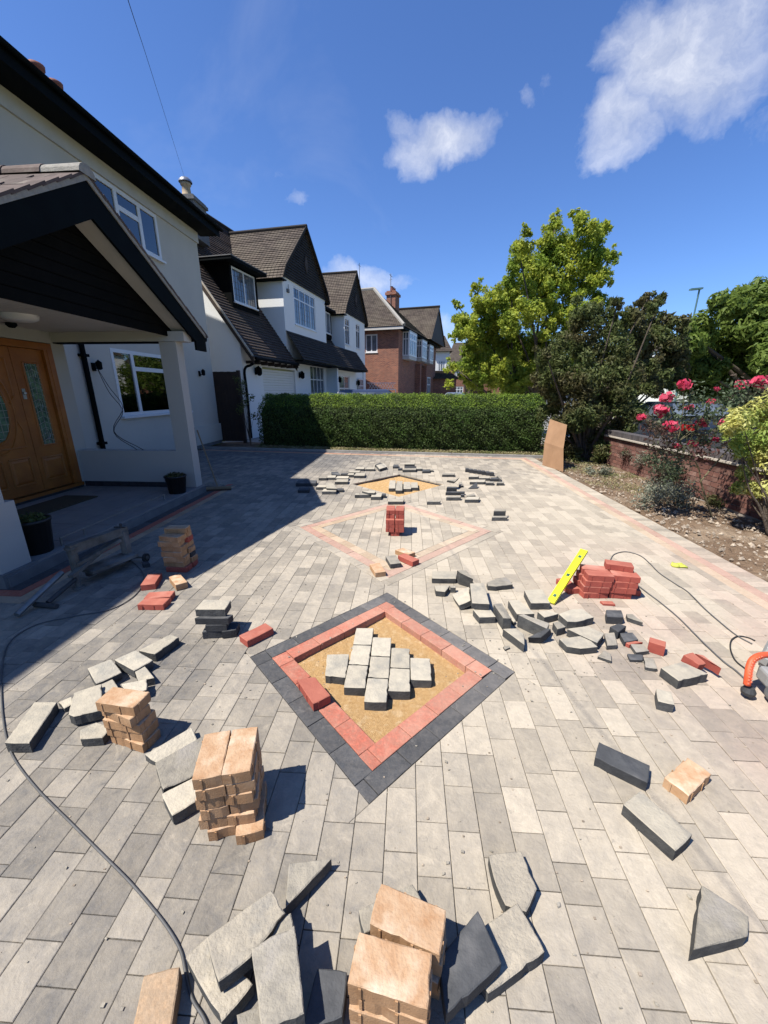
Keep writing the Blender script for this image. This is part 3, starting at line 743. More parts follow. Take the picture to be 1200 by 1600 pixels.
# --- long heap between the diamond and the level
B('g', [(190,122),(398,122),(399,186),(190,183)], .05, .05, 'pale', 'long pale topped block at the upper left end of the long grey heap', GR)
B('g', [(212,242),(345,242),(304,298),(225,290)], .05, .048, 'pale', 'small cut block in front of the upper left end of the long grey heap', GR)
B('g', [(345,245),(398,246),(396,262),(350,262)], .05, .048, 'mid', 'dark sliver of block between the small cut block and the upright wedge', GR)
B('g', [(403,112),(480,108),(545,190),(432,135)], [.125,.125,.10,.125], .12, 'mid', 'grey wedge standing on edge at the upper left of the long heap', GR)
B('g', [(505,252),(520,372),(420,414),(358,320)], [.085,.075,.045,.055], .045, 'pale', 'five cornered block tipped against its neighbour below the upright wedge', GR)
B('g', [(515,225),(634,220),(682,402),(532,393)], .11, .05, 'pale', 'large pale rectangular block lying on top at the left part of the long heap', GR)
B('g', [(540,448),(692,445),(736,510),(595,514)], .055, .053, 'pale', 'pale topped block carrying the large rectangular block of the long heap', GR)
B('g', [(655,218),(740,180),(826,172),(882,234),(740,252),(668,246)], .045, .043, 'mid', 'round shouldered grey block lying beyond the long heap', GR)
B('g', [(715,400),(786,392),(873,525),(800,522)], .095, .093, 'mid', 'brownish grey block standing on edge in the middle of the long heap', GR)
B('g', [(840,370),(926,362),(1068,484),(915,487)], .065, .063, 'pale', 'pale topped block behind the dark trough of blocks in the long heap', GR)
B('g', [(975,282),(1132,275),(1202,394),(1035,394)], .06, .058, 'pale', 'pale topped rectangular block touching the lower end of the yellow level', GR)
B('g', [(925,492),(968,486),(1195,566),(1172,612)], [.10,.10,.095,.095], .095, 'mid', 'long grey block standing on edge at the right of the long heap', GR)
B('g', [(1003,688),(1178,602),(1204,614),(1118,690)], [.05,.105,.105,.06], .06, 'char', 'dark three cornered block standing on its point beside the long edge standing block', GR)
B('g', [(795,612),(906,606),(978,656),(981,750)], .06, .058, 'pale', 'grey block with a pointed end at the lower right of the long heap', GR)
B('g', [(848,480),(905,545),(890,560),(840,500)], .03, .028, 'pale', 'pale splinter of block in the gap behind the dark trough of the long heap', GR)
B('g', [(795,762),(850,752),(858,772),(812,790)], .015, .014, 'mid', 'tiny broken chip below the pointed grey block', GR)
# --- small heap left, by the second buff stack
B('l', [(215,545),(358,545),(182,805),(25,803)], .06, .058, 'pale', 'long fawn topped block at the left edge beside the black cable', GR)
B('l', [(360,548),(450,510),(455,560),(400,588)], .03, .028, 'pale', 'thin fawn slice between the long left block and its neighbour', GR)
B('l', [(460,488),(635,430),(640,595),(458,640),(425,628)], .07, .055, 'pale', 'pale grey block leaning towards the long fawn block at the left', GR)
B('l', [(545,335),(695,275),(762,362),(600,435)], [.09,.09,.06,.06], .05, 'pale', 'fawn block tipped up in the middle of the left heap', GR)
B('l', [(712,282),(845,222),(958,285),(838,352)], [.08,.08,.06,.06], .055, 'pale', 'fawn block tipped between the middle of the left heap and its far end', GR)
B('l', [(865,225),(1065,122),(1118,142),(968,248)], .06, .055, 'pale', 'pale block with a curved dusty top at the far end of the left heap', GR)
B('l', [(840,350),(905,320),(965,395),(862,415)], .05, .045, 'pale', 'small three cornered fawn offcut in the left heap', GR)
B('l', [(600,430),(705,402),(740,455),(640,500)], .045, .04, 'pale', 'fawn block half hidden behind the top of the second buff stack', GR)
B('l', [(755,435),(920,400),(918,470),(800,500)], .06, .05, 'pale', 'broken fawn block sticking out right behind the second buff stack', GR)
B('l', [(500,720),(600,670),(700,700),(640,770),(500,778)], .05, .045, 'pale', 'pale block peeping out left of the foot of the second buff stack', GR)
B('l', [(905,875),(1200,700),(1240,800),(975,930)], [.05,.05,.03,.03], .045, 'pale', 'pale underneath block of the fan beside the tall buff stack', GR)
B('c', [(432,548),(722,385),(735,600),(480,715)], [.09,.09,.06,.06], .05, 'mid', 'grey slanting block of the fan beside the tall buff stack', GR)
B('c', [(470,735),(690,625),(745,740),(535,872)], .055, .05, 'pale', 'lowest grey block of the fan, half under the tall buff stack', GR)
# --- black stack by the shadow line
B('d', [(728,935),(845,920),(872,860),(790,865)], .06, .055, 'char', 'small charcoal block at the right foot of the charcoal stack')
B('d', [(595,935),(735,932),(760,868),(620,870)], .055, .053, 'char', 'lowest charcoal block of the stack beside the shadow line', rect=True, size=(.14,.10))
B('d', [(598,885),(770,882),(790,825),(640,826)], .105, .05, 'char', 'second charcoal block from the bottom of the stack beside the shadow line')
B('d', [(518,830),(785,830),(822,800),(600,795)], .155, .048, 'char', 'third charcoal block, turned, under the pale topped slab')
B('d', [(590,682),(805,688),(757,760),(520,760)], .21, .055, 'pale', 'thick pale topped slab crowning the charcoal stack beside the shadow line')
B('d', [(865,975),(1085,862),(1132,908),(925,1000)], .05, .048, 'red', 'red block lying alone between the charcoal stack and the near diamond', rect=True, size=(.2,.1))
B('d', [(165,620),(355,620),(345,665),(118,670)], .05, .048, 'red', 'far one of two red blocks laid side by side at the shadow edge', rect=True, size=(.2,.1), ribs=True)
B('d', [(118,672),(345,668),(272,725),(65,725)], .05, .048, 'red', 'near one of two red blocks laid side by side at the shadow edge', rect=True, size=(.2,.1), ribs=True)
B('d', [(140,482),(232,482),(236,560),(118,565)], .055, .053, 'red', 'red block lying in the shade left of the leaning stack of many blocks', rect=True)
B('d', [(318,505),(405,480),(465,545),(372,570)], .06, .055, 'tan', 'buff wedge lying at the foot of the leaning stack in the shade')
B('d', [(105,388),(160,384),(172,402),(115,412)], .035, .033, 'char', 'little black offcut lying in the shade left of the leaning stack')
# --- inside the near diamond: the stepped cross of grey blocks
ctr = 'grey blocks forming the stepped cross in the near diamond'
for (x0, x1, segs, y_, who) in (((357,350),(450,430),None,0,0),) if False else (): pass
cross = [([(357,333),(452,331),(436,432),(348,424)], 'leftmost grey block of the stepped cross on the sand of the near diamond'),
 ([(482,220),(556,221),(547,292),(468,290)], 'far block in the second column of the stepped cross'),
 ([(467,293),(546,295),(534,378),(449,374)], 'middle block in the second column of the stepped cross'),
 ([(448,377),(533,381),(520,476),(428,474)], 'near block in the second column of the stepped cross'),
 ([(553,259),(631,262),(627,342),(544,338)], 'far block in the third column of the stepped cross'),
 ([(543,341),(626,345),(620,434),(531,430)], 'middle block in the third column of the stepped cross'),
 ([(530,433),(619,437),(611,538),(514,535)], 'nearest block of all in the stepped cross, near end of its third column'),
 ([(632,304),(710,308),(710,392),(627,388)], 'far block in the fourth column of the stepped cross'),
 ([(626,391),(710,395),(712,491),(616,489)], 'near block in the fourth column of the stepped cross'),
 ([(712,347),(797,350),(803,444),(714,441)], 'rightmost grey block of the stepped cross on the sand of the near diamond')]
for pts, lb in cross: B('o', pts, .008, .06, 'pale', lb, 'grey blocks of the stepped cross in the near diamond', floor=False)
B('o', [(228,440),(305,428),(372,508),(298,545)], .055, .05, 'red', 'loose red block lying on the red edging at the left of the near diamond', floor=False, ribs=True)
# --- second diamond
B('m', [(35,525),(110,515),(190,592),(85,600)], .05, .048, 'tan', 'buff block lying at the near tip of the middle diamond', rect=True, size=(.2,.1))
B('m', [(172,462),(250,452),(298,520),(205,528)], .05, .048, 'mid', 'grey block between the buff and red blocks inside the middle diamond', rect=True)
B('m', [(245,412),(310,395),(412,432),(360,450)], .05, .048, 'tan', 'buff block half hidden behind the dusty red block in the middle diamond')
B('m', [(265,455),(320,440),(445,488),(392,512)], .055, .05, 'red', 'dusty red block lying across the buff one in the middle diamond', rect=True)
# --- far field
g2 = 'small grey blocks scattered round the far diamond'
def F(zm, x0, x1, yt, yb, colour, label, sk=8, z=.05):
    """low box seen from the front: x0..x1 wide, top face between yt and yb"""
    poly_block(zm, [(x0+sk, yt), (x1-sk*.2+sk*.6, yt), (x1, yb), (x0, yb)], z, z-.002, colour, label, g2)
F('k', 315, 448, 478, 492, 'mid', 'grey block with a pointed front lying alone below the far diamond', 20)
F('j', 1040, 1200, 462, 490, 'pale', 'pale topped block lying directly below the near tip of the far diamond', 30)
F('k', 990, 1150, 640, 655, 'mid', 'grey block under another, lying alone right of the middle diamond', 12, .05)
F('k', 1010, 1135, 572, 590, 'mid', 'grey block sitting on the one right of the middle diamond', 8, .10)
F('j', 80, 290, 268, 300, 'char', 'long dark block lying in the shade left of the far diamond', 25, .06)
F('j', 100, 220, 345, 372, 'char', 'short dark block lying in the shade below the long dark one', 16, .05)
F('j', 290, 400, 318, 340, 'pale', 'pale topped block just out of the shade left of the far diamond', 20, .05)
F('j', 352, 500, 358, 384, 'pale', 'near block of the group at the tip of the house shadow', 20, .055)
B('j', [(395,300),(470,300),(510,355),(400,350)], .09, .04, 'pale', 'pale three cornered slab on top of the group at the tip of the house shadow', g2)
F('j', 500, 575, 352, 372, 'char', 'dark block behind the near block at the tip of the house shadow', 14, .04)
F('j', 318, 402, 228, 245, 'mid', 'leftmost grey block of the row leading up to the far diamond', 12)
F('j', 405, 495, 218, 240, 'pale', 'second grey block of the row leading up to the far diamond', 14)
F('j', 495, 628, 225, 248, 'pale', 'third and longest block of the row leading up to the far diamond', 20, .055)
F('j', 487, 622, 258, 284, 'pale', 'pale topped block in front of the longest block of the row', 22, .055)
B('j', [(450,182),(520,180),(548,215),(455,208)], .05, .048, 'char', 'dark crumpled looking block behind the row left of the far diamond', g2)
F('j', 548, 625, 192, 206, 'char', 'thin dark block behind the longest block of the row', 10, .04)
F('j', 620, 685, 195, 212, 'pale', 'small square grey block in the middle of the row', 10, .055)
F('j', 685, 798, 192, 220, 'pale', 'pale topped block at the head of the row by the edge of the hole', 24, .055)
F('j', 630, 745, 168, 186, 'pale', 'flat pale block behind the head of the row', 22, .05)
F('j', 702, 792, 132, 150, 'pale', 'pale block right behind the flat pale block', 18, .055)
F('j', 810, 900, 135, 152, 'pale', 'lone pale block beyond the left edge of the far diamond', 12, .05)
B('j', [(920,112),(1000,90),(1035,128),(955,152)], [.10,.10,.06,.06], .05, 'pale', 'tipped pale block beyond the upper left edge of the far diamond', g2)
B('j', [(905,110),(960,85),(990,95),(930,120)], .05, .048, 'char', 'dark block under the raised end of the tipped pale block', g2)
F('j', 1092, 1150, 104, 125, 'char', 'small dark block left of the cluster beyond the far diamond', 8, .05)
F('k', 12, 58, 138, 150, 'char', 'smallest dark block left in the cluster beyond the far diamond', 6, .04)
F('k', 60, 200, 142, 160, 'mid', 'long front block of the cluster beyond the far diamond', 16, .055)
F('k', 80, 185, 88, 102, 'pale', 'top block of the cluster beyond the far diamond', 10, .11)
F('k', 82, 200, 122, 134, 'char', 'dark middle block of the cluster beyond the far diamond', 8, .06)
F('k', 200, 262, 130, 150, 'pale', 'square block at the right of the cluster beyond the far diamond', 6, .05)
F('k', 265, 345, 155, 175, 'char', 'black topped low block right of the cluster', 8, .045)
F('k', 335, 380, 152, 165, 'mid', 'little grey block at the right end beyond the far diamond', 4, .04)
F('k', 472, 600, 195, 210, 'mid', 'dark sided block lying between the far diamond and the long row of edging', 12, .05)
for q_ in range(7):
    xx = 714+q_*43; yy = 148+q_*6.6
    B('k', [(xx, yy-9), (xx+34, yy-7), (xx+44, yy+6), (xx, yy+4)], .07, .068, 'char',
      ('leftmost' if q_ == 0 else 'second' if q_ == 1 else 'third' if q_ == 2 else 'middle' if q_ == 3 else 'fifth' if q_ == 4 else 'sixth' if q_ == 5 else 'rightmost')+' dark block in the tight row of seven right of the far diamond', 'dark blocks set in a tight row')
F('k', 748, 850, 215, 232, 'pale', 'left block below the tight row of seven', 14, .055)
F('k', 855, 968, 228, 246, 'pale', 'middle block below the tight row of seven', 16, .055)
F('k', 970, 1085, 238, 256, 'char', 'right block below the tight row of seven', 14, .05)
F('k', 760, 915, 262, 286, 'pale', 'pale block lying just in front of the left block below the tight row', 24, .05)
F('k', 925, 1008, 280, 296, 'mid', 'small grey block in front of the middle of the tight row', 10, .05)
F('k', 1040, 1115, 284, 298, 'mid', 'outermost small grey block at the far right', 8, .05)
B('k', [(1040,222),(1070,216),(1090,260),(1078,255)], .07, .06, 'mid', 'grey wedge upright at the right end below the tight row', g2)
B('k', [(745,352),(838,282),(842,352),(760,356)], [.012,.10,.012,.012], .012, 'char', 'dark triangular offcut standing on its long side right of the far diamond', g2)
B('k', [(645,290),(678,285),(692,322),(648,326)], .04, .038, 'mid', 'tiny grey offcut beside the leaning pile right of the far diamond', g2)
F('k', 508, 705, 385, 396, 'char', 'long dark bottom block of the leaning pile right of the far diamond', 10, .05)
F('k', 518, 622, 335, 348, 'char', 'dark block second from bottom in the leaning pile right of the far diamond', 8, .10)
F('k', 550, 625, 345, 356, 'pale', 'small pale ended block at the front of the leaning pile', 6, .085)
B('k', [(528,268),(600,262),(650,242),(605,282)], [.15,.15,.17,.15], .05, 'mid', 'tilted top block of the leaning pile right of the far diamond', g2)
F('k', 515, 665, 432, 446, 'mid', 'long grey block lying below the leaning pile', 12, .055)
F('k', 665, 703, 412, 420, 'char', 'small dark block right of the long grey block below the leaning pile', 5, .045)
F('k', 708, 852, 440, 468, 'pale', 'pale topped block right of the long grey block below the leaning pile', 28, .055)
B('k', [(728,425),(805,402),(820,425),(740,435)], .05, .045, 'mid', 'grey offcut behind the pale topped block near the leaning pile', g2)
# group left below the far diamond
F('j', 695, 742, 405, 420, 'pale', 'end on block at the left of the group below the far diamond', 10, .055)
F('j', 740, 865, 400, 420, 'mid', 'long fronted block in the middle of the group below the far diamond', 10, .055)
B('j', [(770,380),(915,385),(900,400),(840,398)], .09, .035, 'pale', 'pale slab on top of the group below the far diamond', g2)
F('j', 862, 970, 405, 440, 'pale', 'pale topped block at the front right of the group below the far diamond', 30, .055)
F('j', 945, 1015, 405, 425, 'char', 'dark block at the right end of the group below the far diamond', 14, .05)
# cross blocks started in the far diamond
for q_, (x0, x1, yb, yt) in enumerate(((1048,1118,352,270),(1120,1190,374,278))):
    B('j', [(x0+12,yt),(x1+4,yt),(x1,yb),(x0,yb)], .015, .055, 'pale', ('leftmost' if q_ == 0 else 'second')+' of the four blocks set on the sand of the far diamond', 'blocks set on the sand of the far diamond', floor=False)
for q_, (x0, x1, yb, yt) in enumerate(((70,148,358,285),(148,222,345,290))):
    B('k', [(x0,yt),(x1-6,yt),(x1,yb),(x0,yb)], .015, .055, 'pale', ('third' if q_ == 0 else 'rightmost')+' of the four blocks set on the sand of the far diamond', 'blocks set on the sand of the far diamond', floor=False)

# --- stacks: built layer by layer on the drive
ORD = ['lowest','second','third','fourth','fifth','sixth','seventh','eighth']
def stack_block(cx, cy, z0, ang, L, Wd, H_, colour, label, group, ribs=True):
    a = R(ang); u = Vector((math.cos(a), math.sin(a), 0))*L/2; v = Vector((-math.sin(a), math.cos(a), 0))*Wd/2; c = Vector((cx, cy, z0+H_))
    return put_block(block_mesh([c-u-v, c+u-v, c+u+v, c-u+v], (0,0,-H_+.0008), ribs), colour, label, group=group)
def angle_of(zm, p, q_, z): a, b = Q(zm, *p, z), Q(zm, *q_, z); return math.degrees(math.atan2((b-a).y, (b-a).x))
# nearest stack, two buff blocks high faces at bottom centre
a1 = angle_of('b', (300,190), (637,330), .2); a2_ = angle_of('b', (190,455), (570,570), .22)
ph = (' in the rear pile of the nearest buff stack', ' in the front pile of the nearest buff stack')
for k in range(4):
    top = k == 3
    stack_block(.025-(0 if top else random.uniform(-.006,.008)), .712-(0 if top else .004), k*.05, a1+(0 if top else random.uniform(-5,5)), .2, .1, .05, 'tan', ('top' if top else ORD[k])+' buff block'+ph[0], 'buff blocks of the nearest stack')
for k in range(4):
    top = k == 3
    stack_block(-.019-(0 if top else random.uniform(-.004,.008)), .604, k*.053, a2_+(0 if top else random.uniform(-3,3)), .2, .1, .05, 'tan', ('top' if top else ORD[k])+' buff block'+ph[1], 'buff blocks of the nearest stack')
# tall stack left of the near diamond (two blocks side by side on top)
ang = angle_of('c', (835,640), (895,365), .3)
for k, (dx, dy, da, n) in enumerate(((.018,0,2,2),(0,.0,-3,2),(.004,.004,3,2),(.0,.0,-2,2),(.004,.0,2,2),(0,0,0,2))):
    for s_ in range(n):
        off = (s_-.5)*.106; a = R(ang+da); nn = Vector((math.sin(a), -math.cos(a)))
        c = Vector((-.664+dx, 1.107+dy))+nn*off*.965
        if k == 0 and s_ == 1: c += Vector((.012, -.035))
        stack_block(c.x, c.y, k*.0502, ang+da+random.uniform(-1.5,1.5), .2, .1, .05, 'tan', ('left' if s_ == 0 else 'right')+' buff block in the '+('top' if k == 5 else ORD[k])+' layer of the tall stack left of the near diamond', 'buff blocks of the tall stack')
# stack further left
ang = angle_of('c', (180,95), (400,120), .25); a0 = angle_of('c', (75,175), (300,215), .25)
c0 = (Q('c', 75,175,.25)+Q('c', 180,95,.25)+Q('c', 400,120,.25)+Q('c', 300,215,.25))/4
for k, (dx, dy, da) in enumerate(((.02,.0,-8),(.012,.004,-2),(.01,.0,-1),(0,0,-12),(0,0,0))):
    stack_block(c0.x+dx, c0.y+dy, k*.0502, (ang+a0)/2+da, .2, .1, .05, 'tan', ('top' if k == 4 else ORD[k])+' block of the single width buff stack at the left', 'buff blocks of the single width stack')
# leaning many layered stack at the shadow's edge
c0 = Q('d', 415, 445, 0)
lay = [(['red','red'],4,(0,0)),(['tan','tan'],-4,(0,.01)),(['tan','char'],8,(-.01,0)),(['tan','tan'],-6,(-.005,0)),(['tan','tan'],-2,(-.02,.01)),(['tan','red'],5,(-.015,.0)),(['tan','tan'],-6,(-.02,.0)),(['tan'],2,(-.01,.03))]
for k, (cols, da, (dx, dy)) in enumerate(lay):
    for s_, c_ in enumerate(cols):
        yy = (s_-.5)*.106 if len(cols) > 1 else 0
        stack_block(c0.x+dx+(-.02 if k in (1,3,5) and s_ == 0 else 0), c0.y+.03+dy+yy, k*.0502, da+random.uniform(-4,4), .2, .1, .05, c_, {'tan':'buff','red':'red','char':'charcoal'}[c_]+' block, '+('near' if s_ == 0 else 'far')+' side of the '+('top' if k == 7 else ORD[k])+' layer in the leaning stack by the house shadow', 'blocks of the leaning stack')
# red pile by the yellow level
gy = Q('n', 510, 560, 0)
for k in range(4):
    for r_ in range(2):
        for s_ in range(2):
            if k == 3 and r_ == 0 and s_ == 1 and False: continue
            x_ = gy.x+.11+s_*.205+(.02 if k == 0 and s_ == 1 else 0)+(.03 if k == 3 else 0)+(.015 if k == 2 else 0); y_ = gy.y+.055+r_*.108
            if k == 0 and s_ == 1: x_ -= .03
            stack_block(x_+random.uniform(-.008,.008), y_+random.uniform(-.006,.006), k*.0502, random.uniform(-5,5)-3*k, .2 if not (k == 0 and s_ == 1) else .17, .1, .05, 'red',
              f"{'front' if r_ == 0 else 'back'} {'left' if s_ == 0 else 'right'} red block in the {'top' if k == 3 else ORD[k]} layer of the pile beside the yellow level", 'red blocks of the pile by the level')
stack_block(gy.x+.33, gy.y+.15, .2009, -18, .2, .1, .05, 'red', 'red block turned askew on the very top of the pile beside the yellow level', 'red blocks of the pile by the level')
stack_block(gy.x+.47, gy.y+.16, .0005, 75, .2, .1, .05, 'red', 'red block lying at the right foot of the pile beside the yellow level', 'red blocks of the pile by the level')
stack_block(gy.x-.05, gy.y+.16, .0005, 100, .2, .1, .05, 'red', 'red block lying at the left foot of the pile beside the yellow level', 'red blocks of the pile by the level')
B('h', [(530,210),(640,214),(665,240),(560,234)], .02, .018, 'red', 'pinkish red sliver lying in front of the pile beside the yellow level')
# red stack in the middle diamond
c0 = Q('m', 245, 304, 0)
stack_block(c0.x, c0.y+.06, 0, 2, .1, .1, .05, 'red', 'bottom red block alone at the foot of the stack in the middle diamond', 'red blocks of the middle stack')
for k in range(1, 4):
    for s_ in range(2):
        stack_block(c0.x-.055+s_*.108, c0.y+.10, k*.0502, 90+random.uniform(-2,2), .2, .1, .05, 'red', f"{'left' if s_ == 0 else 'right'} red block in the {ORD[k]} layer of the stack in the middle diamond", 'red blocks of the middle stack')
stack_block(c0.x, c0.y+.22, 0, 0, .2, .1, .05, 'red', 'rear bottom red block of the stack in the middle diamond', 'red blocks of the middle stack')
for k in range(1, 6):
    for s_ in range(2):
        if k < 4: continue
        stack_block(c0.x-.055+s_*.108, c0.y+.15, k*.0502, 90+random.uniform(-2,2), .2, .1, .05, 'red', f"{'left' if s_ == 0 else 'right'} red block in the {'top' if k == 5 else ORD[k]} layer, set back, of the stack in the middle diamond", 'red blocks of the middle stack')

# ================================================================== BUILDINGS
def wall_holes(mb, axis, c0, c1, a0, a1, z0, z1, holes, mi=0):
    """wall slab: thickness c0..c1, along a0..a1, with rectangular openings (a0,a1,z0,z1)"""
    As = sorted({a0, a1, *[max(a0, h[0]) for h in holes], *[min(a1, h[1]) for h in holes]}); Zs = sorted({z0, z1, *[h[2] for h in holes], *[h[3] for h in holes]})
    for i in range(len(As)-1):
        k = 0
        while k < len(Zs)-1:
            am, zm_ = (As[i]+As[i+1])/2, (Zs[k]+Zs[k+1])/2
            if any(h[0] < am < h[1] and h[2] < zm_ < h[3] for h in holes): k += 1; continue
            k2 = k
            while k2+1 < len(Zs)-1 and not any(h[0] < am < h[1] and h[2] < (Zs[k2+1]+Zs[k2+2])/2 < h[3] for h in holes): k2 += 1
            if axis == 'y': mb.box(c0, c1, As[i], As[i+1], Zs[k], Zs[k2+1], mi)
            else: mb.box(As[i], As[i+1], c0, c1, Zs[k], Zs[k2+1], mi)
            k = k2+1
def to_local(mb, loc): mb.v = [(v[0]-loc[0], v[1]-loc[1], v[2]-loc[2]) for v in mb.v]; return mb
def bars_window(P, c, a0, a1, z0, z1, vs, hs, parent, depth_dir, fw=.05, bw=.03, mat='white_upvc', pane='pane_dark', sill=True, loc=(0,0,0), grid=None, name='window', th=.06, backing=None):
    """P(a, z, d): local point. vs: fractions of vertical bars, hs: list of (fraction_from_top, colstart, colend). panes one per cell"""
    mb = MB()
    def rect(x0, x1, q0, q1, d0, d1, m=None):
        m = m or mb; A = P(x0, q0, d0); B = P(x1, q1, d1)
        m.box(min(A[0],B[0]), max(A[0],B[0]), min(A[1],B[1]), max(A[1],B[1]), min(A[2],B[2]), max(A[2],B[2]))
    rect(a0, a0+fw, z0, z1, 0, th); rect(a1-fw, a1, z0, z1, 0, th); rect(a0+fw, a1-fw, z1-fw, z1, 0, th); rect(a0+fw, a1-fw, z0, z0+fw, 0, th)
    xs = [a0+fw]+[a0+(a1-a0)*f for f in vs]+[a1-fw]
    for x_ in xs[1:-1]: rect(x_-bw/2, x_+bw/2, z0+fw, z1-fw, .003, th-.003)
    cells = []
    for i in range(len(xs)-1):
        cuts = sorted([z1-(z1-z0)*h[0] for h in hs if h[1] <= i < h[2]])
        zz = [z0+fw]+cuts+[z1-fw]
        l_ = xs[i]+(bw/2 if i else 0); r_ = xs[i+1]-(bw/2 if i < len(xs)-2 else 0)
        for c_ in cuts: rect(l_, r_, c_-bw/2, c_+bw/2, .006, th-.006)
        for k in range(len(zz)-1): cells.append((l_, r_, zz[k]+(bw/2 if k else 0), zz[k+1]-(bw/2 if k < len(zz)-2 else 0)))
    w = to_local(mb, loc).build(name, mat, parent)
    for (l_, r_, b_, t_) in cells:
        m2 = MB(); rect(l_, r_, b_, t_, .025, .031, m2); to_local(m2, loc).build('pane', pane, w)
        if grid:
            m3 = MB(); nx, nz = grid
            for q_ in range(1, nx): xx = l_+(r_-l_)*q_/nx; rect(xx-.006, xx+.006, b_, t_, .017, .024, m3)
            for q_ in range(1, max(2, round((t_-b_)/((z1-z0)/nz)))): yy = b_+(t_-b_)*q_/max(2, round((t_-b_)/((z1-z0)/nz))); rect(l_, r_, yy-.006, yy+.006, .018, .0245, m3)
            if m3.f: to_local(m3, loc).build('leaded_grid', 'lead', w)
    if sill:
        m2 = MB(); rect(a0-.04, a1+.04, z0-.045, z0-.001, -.07, th, m2); to_local(m2, loc).build('sill', mat, w)
    return w
def roof_courses(mb, e0, e1, r0, r1, n, th=.03, vary=.006, tile=None):
    """stepped courses from the eave line e0-e1 up to r0-r1"""
    e0, e1, r0, r1 = map(Vector, (e0, e1, r0, r1)); nr = (e1-e0).cross(r0-e0)
    if nr.length < 1e-6: nr = (e1-e0).cross(r1-e0)
    nr.normalize()
    if nr.z < 0: nr = -nr
    ax = (e1-e0).normalized()
    for k in range(n):
        a, b = k/n, (k+1)/n
        lo0, lo1 = e0.lerp(r0, a), e1.lerp(r1, a); hi0, hi1 = e0.lerp(r0, b), e1.lerp(r1, b)
        t_ = nr*(th+random.uniform(-vary, vary))
        p = [lo0+t_, lo1+t_, hi1+nr*.004, hi0+nr*.004]
        off = (k % 2)*.5*.165
        uv = [((q_-e0).dot(ax)+off, k+.5+(.49 if i > 1 else -.49)) for i, q_ in enumerate(p)]
        mb.face(p, 0, uv); mb.face([lo0, lo1, lo1+t_, lo0+t_], 0, [(uv[0][0], k+.5), (uv[1][0], k+.5), (uv[1][0], k+.45), (uv[0][0], k+.45)])

# ------------------------------------------------------------------ our house
WX = -6.14; HL = (WX, 4.0, 0)
house = thing('white_house', 'white rendered house with black eaves and a gabled porch, nearest on the left', 'house', HL)
def hb(mb, name, mat, parent=house, smooth=False): return to_local(mb, HL).build(name, mat, parent, smooth)
low = (8.26, 10.95, 1.09, 2.46); upw = (8.5, 10.68, 4.67, 5.64)
mb = MB()
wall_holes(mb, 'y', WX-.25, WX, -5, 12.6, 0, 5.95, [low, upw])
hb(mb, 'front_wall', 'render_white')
mb = MB(); mb.prism([(WX-.25,12.35,0),(WX-.25,12.6,0),(WX-.25,12.6,5.95),(WX-.25,12.35,5.95)], (-9.4,0,0))
mb.prism([(WX-.05,12.58,5.95),(-10.6,12.58,9.75),(-15.8,12.58,5.95)], (0,-.2,0)); hb(mb, 'end_wall', 'render_white')
mb = MB(); mb.box(WX-.02, WX+.045, -5, 12.62, 5.66, 5.93); hb(mb, 'frieze', 'white_trim')
mb = MB(); mb.box(WX-.02, WX+.03, 7.0, 12.62, 2.92, 2.97) if False else mb.box(WX, WX+.05, 11.02, 12.63, .10, .62); hb(mb, 'wall_plinth', 'render_white')
mb = MB(); mb.box(WX, WX+.035, 6.6, 12.62, 0, .098); hb(mb, 'plinth', 'plinth')
mb = MB(); mb.box(WX-.02, WX+.52, -5, 12.92, 5.93, 5.975); hb(mb, 'soffit', 'black_trim')
mb = MB(); mb.box(WX+.52, WX+.545, -5, 12.95, 5.90, 6.12); hb(mb, 'fascia', 'black_trim')
mb = MB(); prof = [(WX+.60+.055*math.cos(a_), 6.11+.055*math.sin(a_)) for a_ in [math.pi+math.pi*k/8 for k in range(9)]]
for k in range(8): mb.face([(prof[k][0],-5,prof[k][1]),(prof[k+1][0],-5,prof[k+1][1]),(prof[k+1][0],13,prof[k+1][1]),(prof[k][0],13,prof[k][1])])
mb.face([(p_[0],13,p_[1]) for p_ in prof]); hb(mb, 'gutter', 'black_trim')
mb = MB(); roof_courses(mb, (WX+.56,-5,6.10), (WX+.56,12.98,6.10), (-10.6,-5,9.85), (-10.6,12.98,9.85), 52); 
roof_courses(mb, (-15.9,12.98,6.05), (-15.9,-5,6.05), (-10.6,12.98,9.85), (-10.6,-5,9.85), 40); hb(mb, 'roof', 'roof_front')
mb = MB(); mb.prism([(WX+.54,12.93,6.09),(-10.6,12.93,9.83),(-10.6,12.93,9.62),(WX+.54,12.93,5.93)], (0,.03,0)); hb(mb, 'verge_board', 'white_trim')
mb = MB(); mb.tube([(-10.6,-5,9.88),(-10.6,12.98,9.88)], .09, 8); hb(mb, 'ridge', 'roof_front')
# chimneys
def chimney(x, y, z0, z1, pots, name_mat, potmat):
    mb = MB(); mb.box(x-.35, x+.35, y-.45, y+.45, z0, z1-.16); mb.box(x-.41, x+.41, y-.51, y+.51, z1-.16, z1-.06); mb.box(x-.36, x+.36, y-.46, y+.46, z1-.06, z1)
    ch = hb(mb, 'chimney', name_mat)
    for (dx, dy, h_, r_, cap) in pots:
        m2 = MB(); m2.lathe((x+dx, y+dy, z1), [(r_*1.15,0),(r_*1.15,.06),(r_,.09),(r_*.88,h_*.8),(r_*1.15,h_*.86),(r_*1.2,h_),(r_*.9,h_),(r_*.8,h_*.7)], 14)
        hb(m2, 'chimney_pot', potmat, ch, True)
        if cap: m2 = MB(); m2.lathe((x+dx, y+dy, z1+h_+.03), [(r_*1.5,0),(r_*1.45,.05),(r_*.9,.13),(0,.16)], 14); hb(m2, 'pot_cap', 'lead_cap', ch, True)
ca = atX(88, 150, -7.9); cb_ = atX(293, 312, -7.9)
